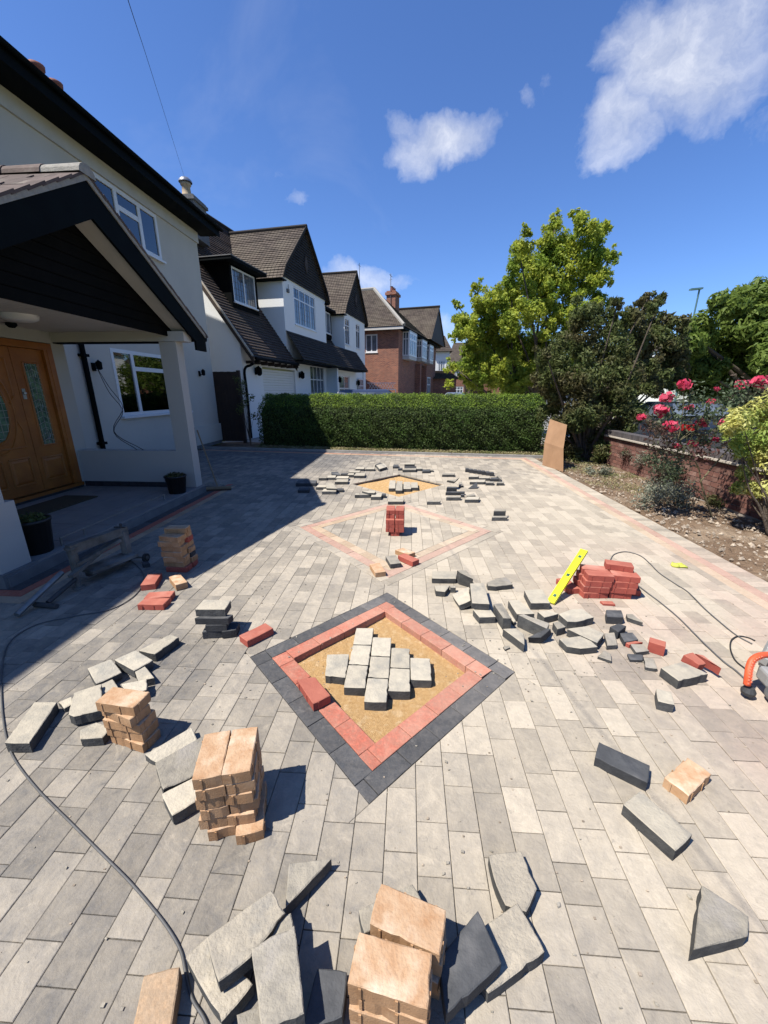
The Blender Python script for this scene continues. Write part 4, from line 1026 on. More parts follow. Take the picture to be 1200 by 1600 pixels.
chimney(-7.9, ca.y-.1, 6.8, ca.z-.18, [(0,.12,.42,.13,0),(0,-.32,.45,.13,0)], 'blue_brick', 'clay_pot')
chimney(-7.9, cb_.y+.15, 6.8, cb_.z+.05, [(0,-.15,.42,.15,1)], 'plinth', 'buff_pot')
# windows of the front wall
PW = lambda a, z, d: (WX+.012-d, a, z)
def ypos(pts): return [atX(u, v, WX).y for u, v in pts]
m1 = ypos([(206,560)])[0]
w = bars_window(PW, 0, low[0], low[1], low[2], low[3], [(m1-low[0])/(low[1]-low[0]), .72], [(.27,1,2),(.27,2,3)], house, -1, .075, .09, pane='glass', loc=HL)
wy = ypos([(176,287),(212,303)])
w2 = bars_window(PW, 0, upw[0], upw[1], upw[2], upw[3], [(wy[0]-upw[0])/(upw[1]-upw[0]), (wy[1]-upw[0])/(upw[1]-upw[0])], [(.36,1,2)], house, -1, .08, .10, pane='glass', loc=HL)
for (a0, a1, z0, z1), nm in ((low,'curtain'),(upw,'curtain')):
    mb = MB(); n = 90
    for k in range(n):
        ya, yb = a0-.2+(a1-a0+.4)*k/n, a0-.2+(a1-a0+.4)*(k+1)/n; f_ = lambda q_: WX-.20+.022*math.sin(q_*48)
        mb.face([(f_(ya),ya,z0-.05),(f_(yb),yb,z0-.05),(f_(yb),yb,z1+.05 if nm else z1),(f_(ya),ya,z1+.05)])
    hb(mb, 'curtain', 'curtain', w if (a0, a1, z0, z1) == low else w2)
    mb = MB(); mb.box(WX-1.6, WX-1.5, a0-1.5, a1+1.5, z0-.9, z1+.2); hb(mb, 'room_wall', 'room_dark')
# black downpipe, wall lights, cables
mb = MB(); yp = atX(145, 620, WX+.07).y; mb.tube([(WX+.06,yp,2.6),(WX+.06,yp,.5)], .045, 10)
for z_ in (2.25,.62): mb.box(WX, WX+.12, yp-.07, yp+.07, z_-.025, z_+.025)
hb(mb, 'downpipe', 'black_trim', smooth=False)
def sconce(y, z, scale=1.0):
    mb = MB(); mb.box(WX, WX+.03, y-.04, y+.04, z-.09, z+.06); mb.tube([(WX+.03,y,z-.03),(WX+.11,y,z-.05),(WX+.13,y,z+.01)], .012, 6); mb.lathe((WX+.13,y,z-.07), [(.02,0),(.05,.02),(.055,.14),(.02,.17),(.0,.19)], 10)
    hb(mb, 'wall_light', 'black_trim')
pl = atX(145, 572, WX); sconce(pl.y, pl.z); pl = atX(311, 583, WX); sconce(pl.y, pl.z)
mb = MB()
for q_ in (0,1):
    pts_ = [atX(150, 572, WX+.10), atX(170, 604+8*q_, WX+.25+.1*q_), atX(192, 636+6*q_, WX+.7), Vector((-4.7, 6.07, 1.0-.02*q_)), Vector((-4.25-.1*q_, 6.05, .705))]
    mb.tube(catmull(pts_, 5), .006, 5)
tag(mb.build('loose_cable', 'wire'), 'pair of loose thin cables hanging from the wall light down to the low porch wall', 'cable')
# ------------------------------------------------------------------ porch
RX, RYC, RZ, EYR, EYL, EZ = -3.20, 4.43, 3.58, 6.46, 2.40, 2.40     # gable plane, apex y, apex z, right and left eave y, eave z
mb = MB(); mb.box(-5.3, -3.41, 5.97, 6.16, .12, .70); hb(mb, 'low_wall', 'render_grey')
mb = MB(); mb.box(-5.3, -3.41, 2.80, 3.07, .09, .70); hb(mb, 'low_wall', 'render_grey')
mb = MB(); mb.box(-3.665, -3.412, 5.972, 6.158, .70, 2.30); hb(mb, 'porch_pillar', 'render_grey')
mb = MB(); mb.box(-3.665, -3.412, 2.802, 2.99, .70, 2.30); hb(mb, 'porch_pillar', 'render_grey')
mb = MB(); mb.box(-3.70, -3.375, 2.77, 3.10, -.01, .12); hb(mb, 'plinth', 'plinth')
mb = MB(); mb.box(-5.6, -5.3, 6.0, 6.16, .12, 2.5); mb.box(-5.6, -5.3, 5.93, 6.0, .12, 2.5); mb.box(-5.6, -5.3, 3.2, 5.93, 2.28, 2.5); mb.box(WX, -5.6, 6.02, 6.16, 0, 2.6); hb(mb, 'porch_wall', 'render_cream')
# step and its flags
mb = MB(); mb.box(-5.6, PX0, 2.80, 6.19, -.05, .095); st = hb(mb, 'step', 'plinth')
nx_, ny_ = 4, 6
for i in range(nx_):
    for j in range(ny_):
        m2 = MB(); x0_ = -5.3+i*(1.925/nx_); y0_ = 3.07+j*(3.1/ny_); m2.box(x0_+.004, x0_+1.925/nx_-.004, y0_+.004, y0_+3.1/ny_-.004, .096, .118); hb(m2, 'flag', 'tile_slab', st)
mb = MB()
for k in range(11):
    x0_ = -5.28+k*.151; mb = MB(); mb.box(x0_, x0_+.145, 5.958, 5.9695, .119, .20); hb(mb, 'skirting_tile', 'plinth_tile')
for k in range(16):
    y0_ = 3.35+k*.162; mb = MB(); mb.box(-5.32, -5.285, y0_, y0_+.156, .119, .20); hb(mb, 'skirting_tile', 'plinth_tile')
# ceiling boards, beams, gable
for k in range(26):
    x0_ = -5.6+k*.085
    if x0_ > -3.56: break
    mb = MB(); mb.box(x0_+.004, x0_+.081, 2.60, 6.35, 2.435, 2.45); hb(mb, 'ceiling_board', 'white_trim')
mb = MB(); mb.box(-5.7, -3.53, 2.5, 6.45, 2.451, 2.465); hb(mb, 'ceiling_panel', 'white_trim')
for ya_, yb_ in ((5.955, 6.16), (2.80, 2.99)): mb = MB(); mb.box(-5.3, -3.27, ya_, yb_, 2.302, 2.434); hb(mb, 'beam', 'white_trim')
mb = MB(); mb.box(-5.3, -3.68, 5.975, 6.11, 2.285, 2.30); hb(mb, 'beam_trim', 'black_trim')
def zr(y, top=RZ): return top-(RZ-EZ)*abs(y-RYC)/(EYR-RYC)
for k in range(12):
    z0_ = 2.37+k*.115; z1_ = z0_+.108
    hw0 = (RZ-.12-z0_)/(RZ-EZ)*(EYR-RYC); hw1 = (RZ-.12-z1_)/(RZ-EZ)*(EYR-RYC)
    if hw1 < .05: break
    mb = MB(); mb.prism([(-3.50,RYC-hw0,z0_),(-3.50,RYC+hw0,z0_),(-3.505,RYC+hw1,z1_),(-3.505,RYC-hw1,z1_)], (-.02,0,0)); hb(mb, 'gable_board', 'black_board')
dv = .28
for sgn in (-1, 1):
    ye = EYR if sgn > 0 else EYL
    mb = MB(); mb.prism([(RX,RYC,RZ),(RX,ye,EZ),(RX,ye,EZ-.20),(RX,ye-sgn*.30,EZ-.20),(RX,ye-sgn*.30,EZ-dv+.20),(RX,RYC,RZ-dv-.04)], (-.03,0,0)); hb(mb, 'barge_board', 'black_trim')
    mb = MB(); mb.prism([(RX-.031,RYC,RZ-dv),(RX-.031,ye-sgn*.36,EZ-dv+.30),(RX-.031,ye-sgn*.36,EZ-dv+.33),(RX-.031,RYC,RZ-dv+.03)], (-.25,0,0)); hb(mb, 'gable_soffit', 'white_trim')
    mb = MB(); mb.prism([(RX,RYC,RZ),(RX,ye,EZ),(RX,ye,EZ+.025),(RX,RYC,RZ+.03)], (-2.93,0,0)); hb(mb, 'roof_deck', 'black_board')
    mb = MB(); mb.prism([(RX+.012,RYC,RZ+.002),(RX+.012,ye,EZ+.002),(RX+.012,ye,EZ+.05),(RX+.012,RYC,RZ+.055)], (-.16,0,0)); hb(mb, 'verge_mortar', 'porch_mortar')
    mb = MB(); mb.tube([(RX-.02,ye+sgn*.05,EZ+.0),(WX+.05,ye+sgn*.05,EZ+.0)], .05, 10); hb(mb, 'gutter', 'black_trim')
    base = MB(); sl_ = math.hypot(EYR-RYC, RZ-EZ); dn = Vector((0, sgn*(EYR-RYC), -(RZ-EZ))).normalized(); nn = Vector((0, sgn*(RZ-EZ), (EYR-RYC))).normalized()
    me = None; ncr = 12; gauge = sl_/ncr
    for r_ in range(ncr):
        for c_ in range(12):
            x1_ = RX+.02-c_*.25-(.125 if r_ % 2 and c_ else 0); wd_ = .245 if not (r_ % 2 and c_ == 0) else .12
            if me is None or wd_ != .245 or c_ == 0:
                m2 = MB(); L_ = gauge+.05
                m2.obox((0,0,0), (wd_/2,0,0), tuple(dn*L_/2), tuple(nn*.011)); me_ = m2.mesh('tile', 'porch_tile')
                if wd_ == .245 and me is None: me = me_
                use = me_
            else: use = me
            o = mk('tile', use, house); p_ = Vector((x1_-wd_/2, RYC, RZ))+dn*(gauge*(r_+.5)+.02)+nn*(.055+.002*random.random())
            o.location = p_-Vector(HL); o.rotation_euler = (sgn*-.055+random.uniform(-.008,.008), 0, random.uniform(-.006,.006))
for k in range(7):
    mb = MB(); x1_ = RX+.03-k*.40; n = 8
    vs = []; 
    for xx, rr in ((x1_, .10), (x1_-.41, .092)):
        for q_ in range(n+1): a_ = math.pi*q_/n; vs.append((xx, RYC+rr*math.cos(a_)*1.1, RZ+.035+rr*math.sin(a_)))
    mb.grid_faces(vs, [(q_, q_+1, n+2+q_, n+1+q_) for q_ in range(n)]+[tuple(range(n+1))]); hb(mb, 'ridge_tile', 'porch_mortar' if k < 1 else 'porch_tile', smooth=False)
# porch lamp dome, lantern
mb = MB(); mb.lathe((-4.45,4.65,2.36), [(0,0),(.12,.01),(.17,.035),(.18,.075)], 20); hb(mb, 'ceiling_light', 'white_upvc', smooth=True)
mb = MB(); q_ = atX(10, 500, -5.1); mb.bar((-5.3,q_.y+.02,q_.z+.02), (-5.05,q_.y+.0,q_.z-.02), .05, .06); mb.lathe((-5.05,q_.y,q_.z-.09), [(.03,0),(.06,.03),(.05,.10),(0,.13)], 8); hb(mb, 'porch_lantern', 'black_trim')
# door
DX = -5.36; fr_ = MB(); fr_.box(DX-.06, DX+.06, 5.84, 5.93, .20, 2.27); fr_.box(DX-.06, DX+.06, 3.4, 5.84, 2.18, 2.27); fr_.box(DX-.05, DX+.055, 5.79, 5.84, .20, 2.18); fr_.box(DX-.02, DX+.09, 3.4, 5.93, .155, .20); 
dr = hb(fr_, 'front_door', 'door_wood')
def door_leaf(y0, y1):
    m2 = MB(); m2.box(DX-.03, DX+.012, y0+.004, y1-.004, .21, 2.175); leaf = hb(m2, 'door_leaf', 'door_wood', dr); return leaf
door_leaf(5.30, 5.79); door_leaf(4.38, 5.30)
def mould_rect(y0, y1, z0, z1, r=.014):
    m2 = MB(); x_ = DX+.014
    for a_, b_ in (((y0,z0),(y1,z0)),((y1,z0),(y1,z1)),((y1,z1),(y0,z1)),((y0,z1),(y0,z0))): m2.tube([(x_,a_[0],a_[1]),(x_,b_[0],b_[1])], r, 6)
    hb(m2, 'moulding', 'door_moulding', dr)
def raised(y0, y1, z0, z1):
    m2 = MB(); x_ = DX+.012; e_ = .035
    vs = [(x_,y0,z0),(x_,y1,z0),(x_,y1,z1),(x_,y0,z1),(x_+.012,y0+e_,z0+e_),(x_+.012,y1-e_,z0+e_),(x_+.012,y1-e_,z1-e_),(x_+.012,y0+e_,z1-e_)]
    m2.grid_faces(vs, [(0,1,5,4),(1,2,6,5),(2,3,7,6),(3,0,4,7),(4,5,6,7)]); hb(m2, 'panel', 'door_wood', dr); mould_rect(y0-.012, y1+.012, z0-.012, z1+.012)
raised(5.39, 5.71, .36, .66)
mb = MB(); mb.box(DX+.0125, DX+.016, 5.46, 5.66, .86, 1.98); gp = hb(mb, 'leaded_glass', 'pane_green', dr)
mould_rect(5.45, 5.67, .85, 1.99)
mb = MB(); x_ = DX+.02
for yy in (5.49, 5.56, 5.63): mb.tube([(x_,yy,.86),(x_,yy,1.98)], .0035, 4)
for k in range(14):
    zc = .90+k*.08; mb.tube([(x_,5.46,zc),(x_,5.56,zc+.04),(x_,5.66,zc)], .003, 4)
for zc in (1.0,1.42,1.84): mb.tube([(x_,5.56+.04*math.cos(a_),zc+.07*math.sin(a_)) for a_ in [2*math.pi*k/12 for k in range(13)]], .0035, 4)
hb(mb, 'lead_came', 'lead_cap', dr)
cy_, cz_ = 4.84, 1.36
mb = MB(); pts_ = [(DX+.014, cy_+.23*math.cos(a_), cz_+.42*math.sin(a_)) for a_ in [2*math.pi*k/32 for k in range(33)]]
mb.tube(pts_, .018, 6); mb.tube([(DX+.014, cy_+.31*math.cos(a_), cz_+.56*math.sin(a_)) for a_ in [2*math.pi*k/32 for k in range(33)]], .012, 6); hb(mb, 'moulding', 'door_moulding', dr)
mb = MB(); mb.face([(p_[0]+.002,p_[1],p_[2]) for p_ in pts_[:-1]]); hb(mb, 'oval_glass', 'pane_green', dr)
mb = MB()
for k in range(-2, 3): mb.tube([(DX+.02, cy_+k*.08, cz_-.42*math.sqrt(max(0,1-(k*.08/.23)**2))), (DX+.02, cy_+k*.08, cz_+.42*math.sqrt(max(0,1-(k*.08/.23)**2)))], .003, 4)
for k in range(-4, 5): mb.tube([(DX+.02, cy_-.23*math.sqrt(max(0,1-(k*.09/.42)**2)), cz_+k*.09), (DX+.02, cy_+.23*math.sqrt(max(0,1-(k*.09/.42)**2)), cz_+k*.09)], .003, 4)
hb(mb, 'lead_came', 'lead_cap', dr)
raised(4.90, 5.18, .36, .70); raised(4.48, 4.78, .36, .70)
mb = MB()
for s_ in (1,):
    mb.tube([(DX+.014,5.20,2.02),(DX+.014,5.20,1.55),(DX+.014,5.12,1.45)], .011, 6); mb.tube([(DX+.014,5.20,.86),(DX+.014,5.20,1.10),(DX+.014,5.14,1.25)], .011, 6); mb.tube([(DX+.014,4.5,2.02),(DX+.014,5.20,2.02)], .011, 6); mb.tube([(DX+.014,4.5,.86),(DX+.014,5.20,.86)], .011, 6)
hb(mb, 'moulding', 'door_moulding', dr)
mb = MB(); mb.lathe((DX+.03,5.36,1.56), [(0,0),(.022,.01),(.022,.03),(0,.04)], 10); mb.box(DX+.012, DX+.02, 5.335, 5.385, 1.50, 1.64); hb(mb, 'door_handle', 'lead_cap', dr)
mb = MB(); mb.box(-5.05, -4.55, 4.0, 5.3, .1185, .135); tag(mb.build('doormat', 'doormat'), 'brown doormat lying on the porch step before the wooden door', 'doormat')
# pots with clipped plants
def fol(name, pts, normals, size, mat, parent=None, shape='leaf', jitter=.9, ratio=.45, bend=.25):
    """many small leaf faces; pts (N,3)"""
    N = len(pts); s = size*(RNG.uniform(.6, 1.3, N))
    d = normals+RNG.normal(0, jitter, (N, 3)); d /= np.linalg.norm(d, axis=1)[:, None]
    r = RNG.normal(0, 1, (N, 3)); a = np.cross(d, r); a /= np.linalg.norm(a, axis=1)[:, None]; b = np.cross(d, a)
    c = pts; v = np.empty((N, 4, 3))
    v[:, 0] = c-a*s[:, None]; v[:, 1] = c-b*(s*ratio)[:, None]+d*(s*bend)[:, None]*.5; v[:, 2] = c+a*s[:, None]; v[:, 3] = c+b*(s*ratio)[:, None]+d*(s*bend)[:, None]*.5
    me = bpy.data.meshes.new(name); me.vertices.add(N*4); me.vertices.foreach_set('co', v.reshape(-1).astype(np.float32))
    me.loops.add(N*4); me.loops.foreach_set('vertex_index', np.arange(N*4, dtype=np.int32)); me.polygons.add(N)
    me.polygons.foreach_set('loop_start', np.arange(0, N*4, 4, dtype=np.int32)); me.polygons.foreach_set('loop_total', np.full(N, 4, dtype=np.int32))
    me.materials.append(MATS[mat]); me.update(calc_edges=True); me.validate()
    return mk(name, me, parent)
def ball_pts(c, r, N, shell=.55):
    u = RNG.normal(0, 1, (N, 3)); u /= np.linalg.norm(u, axis=1)[:, None]; rad = 1-shell*RNG.random(N)**1.6
    r = np.array(r if hasattr(r, '__len__') else (r, r, r)); return np.array(c)+u*rad[:, None]*r, u
def clumps(cl, density, shell=.6):
    P_, N_ = [], []
    for c in cl:
        r = c[3] if len(c) == 4 else c[3:6]; rr = r if not hasattr(r, '__len__') else (r[0]+r[1]+r[2])/3
        p, n = ball_pts(c[:3], r, max(12, int(density*rr*rr)), shell); P_.append(p); N_.append(n)
    return np.concatenate(P_), np.concatenate(N_)
def plant_pot(x, y, z, r, h, label):
    t = thing('plant_pot', label, 'plant pot', (x, y, z), group='black pots on the porch step')
    mb = MB(); mb.lathe((0,0,0), [(0,0),(r*.78,0),(r,h*.92),(r*1.06,h*.92),(r*1.06,h),(r*.97,h),(r*.93,h*.9),(0,h*.9)], 18); mb.build('pot', 'pot', t, True)
    p, n = ball_pts((0,0,h*.95), (r*.95,r*.95,h*.22), 500, .8); p[:, 2] = np.maximum(p[:, 2], h*.86); fol('foliage', p, n, .018, 'leaf_dark', t)
a = G(276, 774, .12); plant_pot(-3.52, 5.62, .118, .15, .27, 'black pot with low green plants on the step by the right porch pillar')
a = G(78, 862, .12); plant_pot(-3.56, 3.30, .118, .15, .33, 'black pot with low green plants on the step by the left porch pillar')
# rail lying along the step
mb = MB(); mb.tube([(-3.46,3.45,.20),(-3.46,5.2,.20)], .009, 6); mb.tube([(-3.46,3.75,.118),(-3.46,3.75,.20)], .012, 6); mb.tube([(-3.46,3.46,.118),(-3.46,3.46,.20)], .012, 6); mb.tube([(-3.46,5.19,.118),(-3.46,5.19,.20)], .012, 6)
tag(mb.build('step_rail', 'steel'), 'thin low metal rail along the front edge of the porch step', 'rail')

# gate, beside the house
gt = thing('side_gate', 'tall dark brown boarded gate between the white house and the hedge', 'gate', (-5.9, 12.72, 0))
for k in range(8):
    mb = MB(); mb.box(-.36+k*.105, -.36+k*.105+.101, -.01, .012, .04, 2.2+.005*(k % 2)); mb.build('board', 'gate_wood', gt)
mb = MB(); mb.box(.485, .575, -.05, .05, -.02, 2.24); mb.build('post', 'gate_wood', gt)
mb = MB(); mb.box(-.36, .48, .0125, .05, .3, .42); mb.box(-.36, .48, .0125, .05, 1.8, 1.92); mb.build('rail', 'gate_wood', gt)

# ------------------------------------------------------------------ neighbours, local frames: x along the front, y back from it, z up
SN = 1.117
def zz(z): return 1.6+SN*(z-1.6)
def frame_rot(vx):
    d = ray(vx, 612); return math.atan2(d.y, d.x)
nA = (-5.87, 14.3, 0)
nb = thing('semi_detached_house', 'white rendered pair of houses with steep brown roofs and two dark tile hung gables', 'house', nA, frame_rot(750))
def nbuild(mb, name, mat, parent=nb, smooth=False): return mb.build(name, mat, parent, smooth)
GT = zz(5.62)             # gable foot
gab = [(2.85, 7.25), (9.75, 13.9)]
Ltot = 15.6
gab = [(a_*SN, b_*SN) for a_, b_ in gab]
ridge_z = 8.75; ridge_t = 3.6; ev_t, ev_z = -.55, 2.72; slope = (5.36-2.7)/(1.35+.52)
def roofz(t_): return ev_z+(t_-ev_t)*slope
ridge_t = (ridge_z-ev_z)/slope+ev_t
back_t = 9.5
# side wall under the catslide verge
mb = MB(); mb.prism([(0,0,-.1),(0,0,roofz(0)-.08),(0,ridge_t,ridge_z-.1),(0,back_t,2.6),(0,back_t,-.1)], (.25,0,0)); nbuild(mb, 'side_wall', 'neighbour_white')
gw = [(1.2*SN, 3.75*SN, -.05, zz(2.42)), (5.30*SN, 6.95*SN, .95, zz(2.72)), (9.1*SN, 10.85*SN, .0, zz(2.46))]
mb = MB(); wall_holes(mb, 'x', 0, .25, .251, gab[1][1], -.1, 3.0, gw); nbuild(mb, 'front_wall', 'neighbour_white')
# gable bays
gables = []
for gi, (s0, s1) in enumerate(gab):
    sm = (s0+s1)/2; apex = zz(7.73) if gi == 0 else zz(7.86)
    if gi == 0: wh = [(3.85*SN, 5.94*SN, zz(4.14), zz(5.48))]; zb = 3.001
    else: wh = [(9.98*SN, 10.75*SN, zz(4.05), zz(5.38)), (11.95*SN, 12.75*SN, zz(4.05), zz(5.36))]; zb = -.1
    mb = MB(); wall_holes(mb, 'x', -.12, .12, s0+.12, s1-.12, max(zb, 3.001), GT+.02, wh); nbuild(mb, 'bay_wall', 'neighbour_white')
    mb = MB(); mb.box(s0+.12, s0+.34, .121, 3.2, 3.001, GT); nbuild(mb, 'bay_side_wall', 'neighbour_white')
    mb = MB(); mb.box(s1-.34, s1-.12, .121, 3.2, 3.001, GT); nbuild(mb, 'bay_side_wall', 'neighbour_white')
    mb = MB(); hw = (s1-s0)/2; n = 22
    for k in range(n):
        f0, f1 = k/n, (k+1)/n; z0_ = GT-.02+(apex-GT)*f0; z1_ = GT-.02+(apex-GT)*f1
        a_, b_ = hw*(1-f0), hw*(1-f1); mb.face([(sm-a_,-.20,z0_),(sm+a_,-.20,z0_),(sm+b_,-.16,z1_),(sm-b_,-.16,z1_)], 0, [(sm-a_,k+.02),(sm+a_,k+.02),(sm+b_,k+.98),(sm-b_,k+.98)]); mb.face([(sm-a_,-.13,z0_),(sm+a_,-.13,z0_),(sm+a_,-.20,z0_),(sm-a_,-.20,z0_)])
    nbuild(mb, 'tile_hung_gable', 'roof_dark')
    mb = MB(); cz = GT+(apex-GT)*.42; mb.face([(sm,-.215,cz-.42),(sm+.20,-.215,cz),(sm,-.215,cz+.42),(sm-.20,-.215,cz)], 0, [(0,0),(1,2),(0,4),(-1,2)]); mb.prism([(sm,-.212,cz-.42),(sm+.20,-.212,cz),(sm,-.212,cz+.42),(sm-.20,-.212,cz)], (0,.03,0)); nbuild(mb, 'diamond_ornament', 'roof_front')
    tb = ridge_t+.3
    for sg, se in ((-1, s0-.12), (1, s1+.12)):
        mb = MB()
        # slight bell cast at the eave
        zl = GT-.16; kz = GT+.30; ks = sm+sg*(hw+.12-.30)
        if sg < 0: roof_courses(mb, (se,5.2,zl), (se,-.30,zl), (ks,5.2,kz), (ks,-.30,kz), 4); roof_courses(mb, (ks,5.2,kz), (ks,-.30,kz), (sm,5.2,apex+.05), (sm,-.30,apex+.05), 20)
        else: roof_courses(mb, (se,-.30,zl), (se,5.2,zl), (ks,-.30,kz), (ks,5.2,kz), 4); roof_courses(mb, (ks,-.30,kz), (ks,5.2,kz), (sm,-.30,apex+.05), (sm,5.2,apex+.05), 20)
        nbuild(mb, 'gable_roof', 'roof_brown')
        mb = MB(); mb.box(min(se, sm+sg*(hw-.2)), max(se, sm+sg*(hw-.2)), -.28, 1.9, zl-.05, zl-.01); nbuild(mb, 'eave_board', 'black_trim')
        mb = MB(); pts_ = [(se,-.31,zl+.03),(ks,-.31,kz+.03),(sm,-.31,apex+.07)]
        mb.bar(pts_[0], pts_[1], .03, .10); mb.bar(pts_[1], pts_[2], .03, .10); nbuild(mb, 'verge', 'roof_dark')
    mb = MB(); mb.tube([(sm,-.32,apex+.07),(sm,ridge_t+.6,apex+.07)], .10, 6); nbuild(mb, 'ridge', 'roof_dark')
    PN = lambda a_, z_, d_: (a_, -.10+d_, z_)
    for h_ in wh: bars_window(PN, 0, h_[0], h_[1], h_[2], h_[3], [.25,.5,.75] if gi == 0 else [.5], [(.30, 0, 4)] if gi == 0 else [(.28,0,2)], nb, -1, .06, .05, grid=(2,6) if gi == 0 else None, th=.08)
# main catslide roof in strips: left of bay 1, between bays, right of bay 2
def catslide(s0, s1, t0, z0, t1=None, mat='roof_front', n=None):
    t1 = ridge_t if t1 is None else t1; mb = MB(); z1 = z0+(t1-t0)*slope
    roof_courses(mb, (s0,t0,z0), (s1,t0,z0), (s0,t1,z1), (s1,t1,z1), n or int((t1-t0)*math.hypot(1, slope)/.13), .035); return nbuild(mb, 'main_roof', mat)
catslide(-.12, gab[0][0]+.1, ev_t, ev_z)
catslide(gab[0][0]+.1, Ltot+.0, .15, roofz(.15))
mb = MB(); roof_courses(mb, (Ltot,back_t,2.6), (-.1,back_t,2.6), (Ltot,ridge_t,ridge_z), (-.1,ridge_t,ridge_z), 30); nbuild(mb, 'main_roof', 'roof_brown')
mb = MB(); mb.tube([(-.12,ridge_t,ridge_z+.04),(Ltot,ridge_t,ridge_z+.04)], .1, 6); nbuild(mb, 'ridge', 'roof_dark')
mb = MB(); mb.prism([(-.14,ev_t,ev_z+.02),(-.14,ridge_t,ridge_z+.02),(-.14,ridge_t,ridge_z-.22),(-.14,ev_t,ev_z-.22)], (.03,0,0)); nbuild(mb, 'verge_board', 'brown_board')
mb = MB(); mb.bar((-.16,ev_t,ev_z+.05), (-.16,ridge_t,ridge_z+.05), .05, .05); nbuild(mb, 'verge_mortar', 'coping')
mb = MB(); mb.prism([(gab[0][0]+.1,ev_t,ev_z),(gab[0][0]+.1,.4,roofz(.4)),(gab[0][0]+.1,.4,roofz(.4)-.4),(gab[0][0]+.1,ev_t,ev_z-.3)], (.02,0,0)); nbuild(mb, 'roof_cheek', 'roof_dark')
# rafters ends, gutter
mb = MB(); mb.tube([(-.1,ev_t-.07,ev_z-.02),(gab[0][0]+.1,ev_t-.07,ev_z-.02)], .055, 8); nbuild(mb, 'gutter', 'black_trim')
for k in range(7): mb = MB(); x_ = .25+k*.52; mb.box(x_, x_+.05, ev_t, -.005, ev_z-.16, ev_z-.06); nbuild(mb, 'rafter_end', 'brown_board')
mb = MB(); mb.tube(catmull([(.05,ev_t-.05,ev_z-.06),(.02,-.35,ev_z-.22),(.02,-.07,ev_z-.38),(.02,-.07,1.6),(.02,-.07,-.05)], 4), .045, 8); nbuild(mb, 'downpipe', 'black_trim')
# tiled lean-to between bay 1 and the door
lt0, lt1 = gab[0][0]+.13, 12.15*SN
mb = MB(); roof_courses(mb, (lt0,-.85,zz(2.76)), (lt1,-.85,zz(2.76)), (lt0,-.12,zz(3.80)), (lt1-.3,-.12,zz(3.80)), 10, .03); nbuild(mb, 'lean_to_roof', 'roof_dark')
mb = MB(); mb.box(lt0, lt1-.05, -.84, -.03, zz(2.76)-.07, zz(2.76)-.02); nbuild(mb, 'eave_board', 'black_trim')
mb = MB(); mb.prism([(lt1-.02,-.84,zz(2.76)),(lt1-.02,-.1,zz(3.8)-.05),(lt1-.02,-.1,zz(2.76))], (-.03,0,0)); nbuild(mb, 'roof_cheek', 'neighbour_white')
mb = MB(); mb.box(7.3*SN, 7.45*SN, -.6, -.001, -.1, zz(2.76)-.08); nbuild(mb, 'porch_pier', 'neighbour_white')
# dormers
def dormer(s0, s1, t_, z0, z1, grid, vs, bd=1.0, proj=.35, back=2.2):
    mb = MB(); mb.box(s0-.14, s0, t_, t_+back, z0-.25, z1+.06); mb.box(s1, s1+.14, t_, t_+back, z0-.25, z1+.06); mb.box(s0, s1, t_+.005, t_+.12, z0-.3, z0-.045); nbuild(mb, 'dormer_cheek', 'black_board')
    mb = MB(); mb.box(s0-.5*bd, s1+.35, t_-proj, t_+back+.3, z1+.061, z1+.16); nbuild(mb, 'dormer_roof', 'black_trim')
    mb = MB(); mb.box(s0-.52*bd, s1+.36, t_-proj-.01, t_+back+.3, z1+.161, z1+.19); nbuild(mb, 'dormer_flashing', 'plinth')
    bars_window(lambda a_, z_, d_: (a_, t_+.01+d_, z_), 0, s0, s1, z0, z1, vs, [], nb, -1, .06, .06, grid=grid)
dormer(.98, 2.52, .66, 4.72, 5.86, (4,6), [.5])
dormer(9.30, 10.5, .55, 4.80, 5.92, None, [.5], .3, .2, 1.6)
# garage shutter, window, doors
mb = MB(); z_ = -.05
while z_ < zz(2.4)-.1: mb.box(1.2*SN, 3.75*SN, .06+.012*random.random(), .10, z_+.006, z_+.094); z_ += .10
nbuild(mb, 'garage_shutter', 'white_upvc')
bars_window(lambda a_, z_, d_: (a_, .03+d_, z_), 0, *gw[1][:2], gw[1][2], gw[1][3], [.25,.5,.75], [(.35,0,4)], nb, -1, .06, .05)
w_ = bars_window(lambda a_, z_, d_: (a_, .03+d_, z_), 0, *gw[2][:2], 0, gw[2][3], [.5], [(.3,0,2)], nb, -1, .09, .08, sill=False, name='glazed_door')
for (x_, z_) in ((4.15*SN, zz(2.25)), (.75*SN, zz(2.25)), (8.8*SN, zz(2.2)), (12.2*SN, zz(2.1))):
    mb = MB(); mb.box(x_-.05, x_+.05, -.03, 0, z_-.12, z_+.12); mb.lathe((x_,-.16,z_-.16), [(.04,0),(.10,.06),(.11,.24),(.03,.32),(0,.36)], 8); mb.bar((x_,0,z_+.1), (x_,-.16,z_+.18), .03, .03); nbuild(mb, 'wall_lantern', 'black_trim')
mb = MB(); mb.box(gab[0][0]+.45, gab[0][0]+.60, -.19, -.121, GT-.55, GT-.42); mb.box(gab[0][0]+.52, gab[0][0]+.53, -.19, -.17, GT-.42, GT-.25); nbuild(mb, 'alarm_box', 'plinth')
mb = MB(); wall_holes(mb, 'x', 0, .25, gab[1][1], gab[1][1]+.01, 0, 3, []); 
mb = MB(); mb.box(13.5*SN, 15.6, -.10, .15, -.1, 3.0); nbuild(mb, 'front_wall', 'neighbour_white')
bars_window(lambda a_, z_, d_: (a_, -.13+d_, z_), 0, 12.35*SN, 13.35*SN, .95, zz(2.35), [.33,.66], [(.3,0,3)], nb, -1, .06, .05)
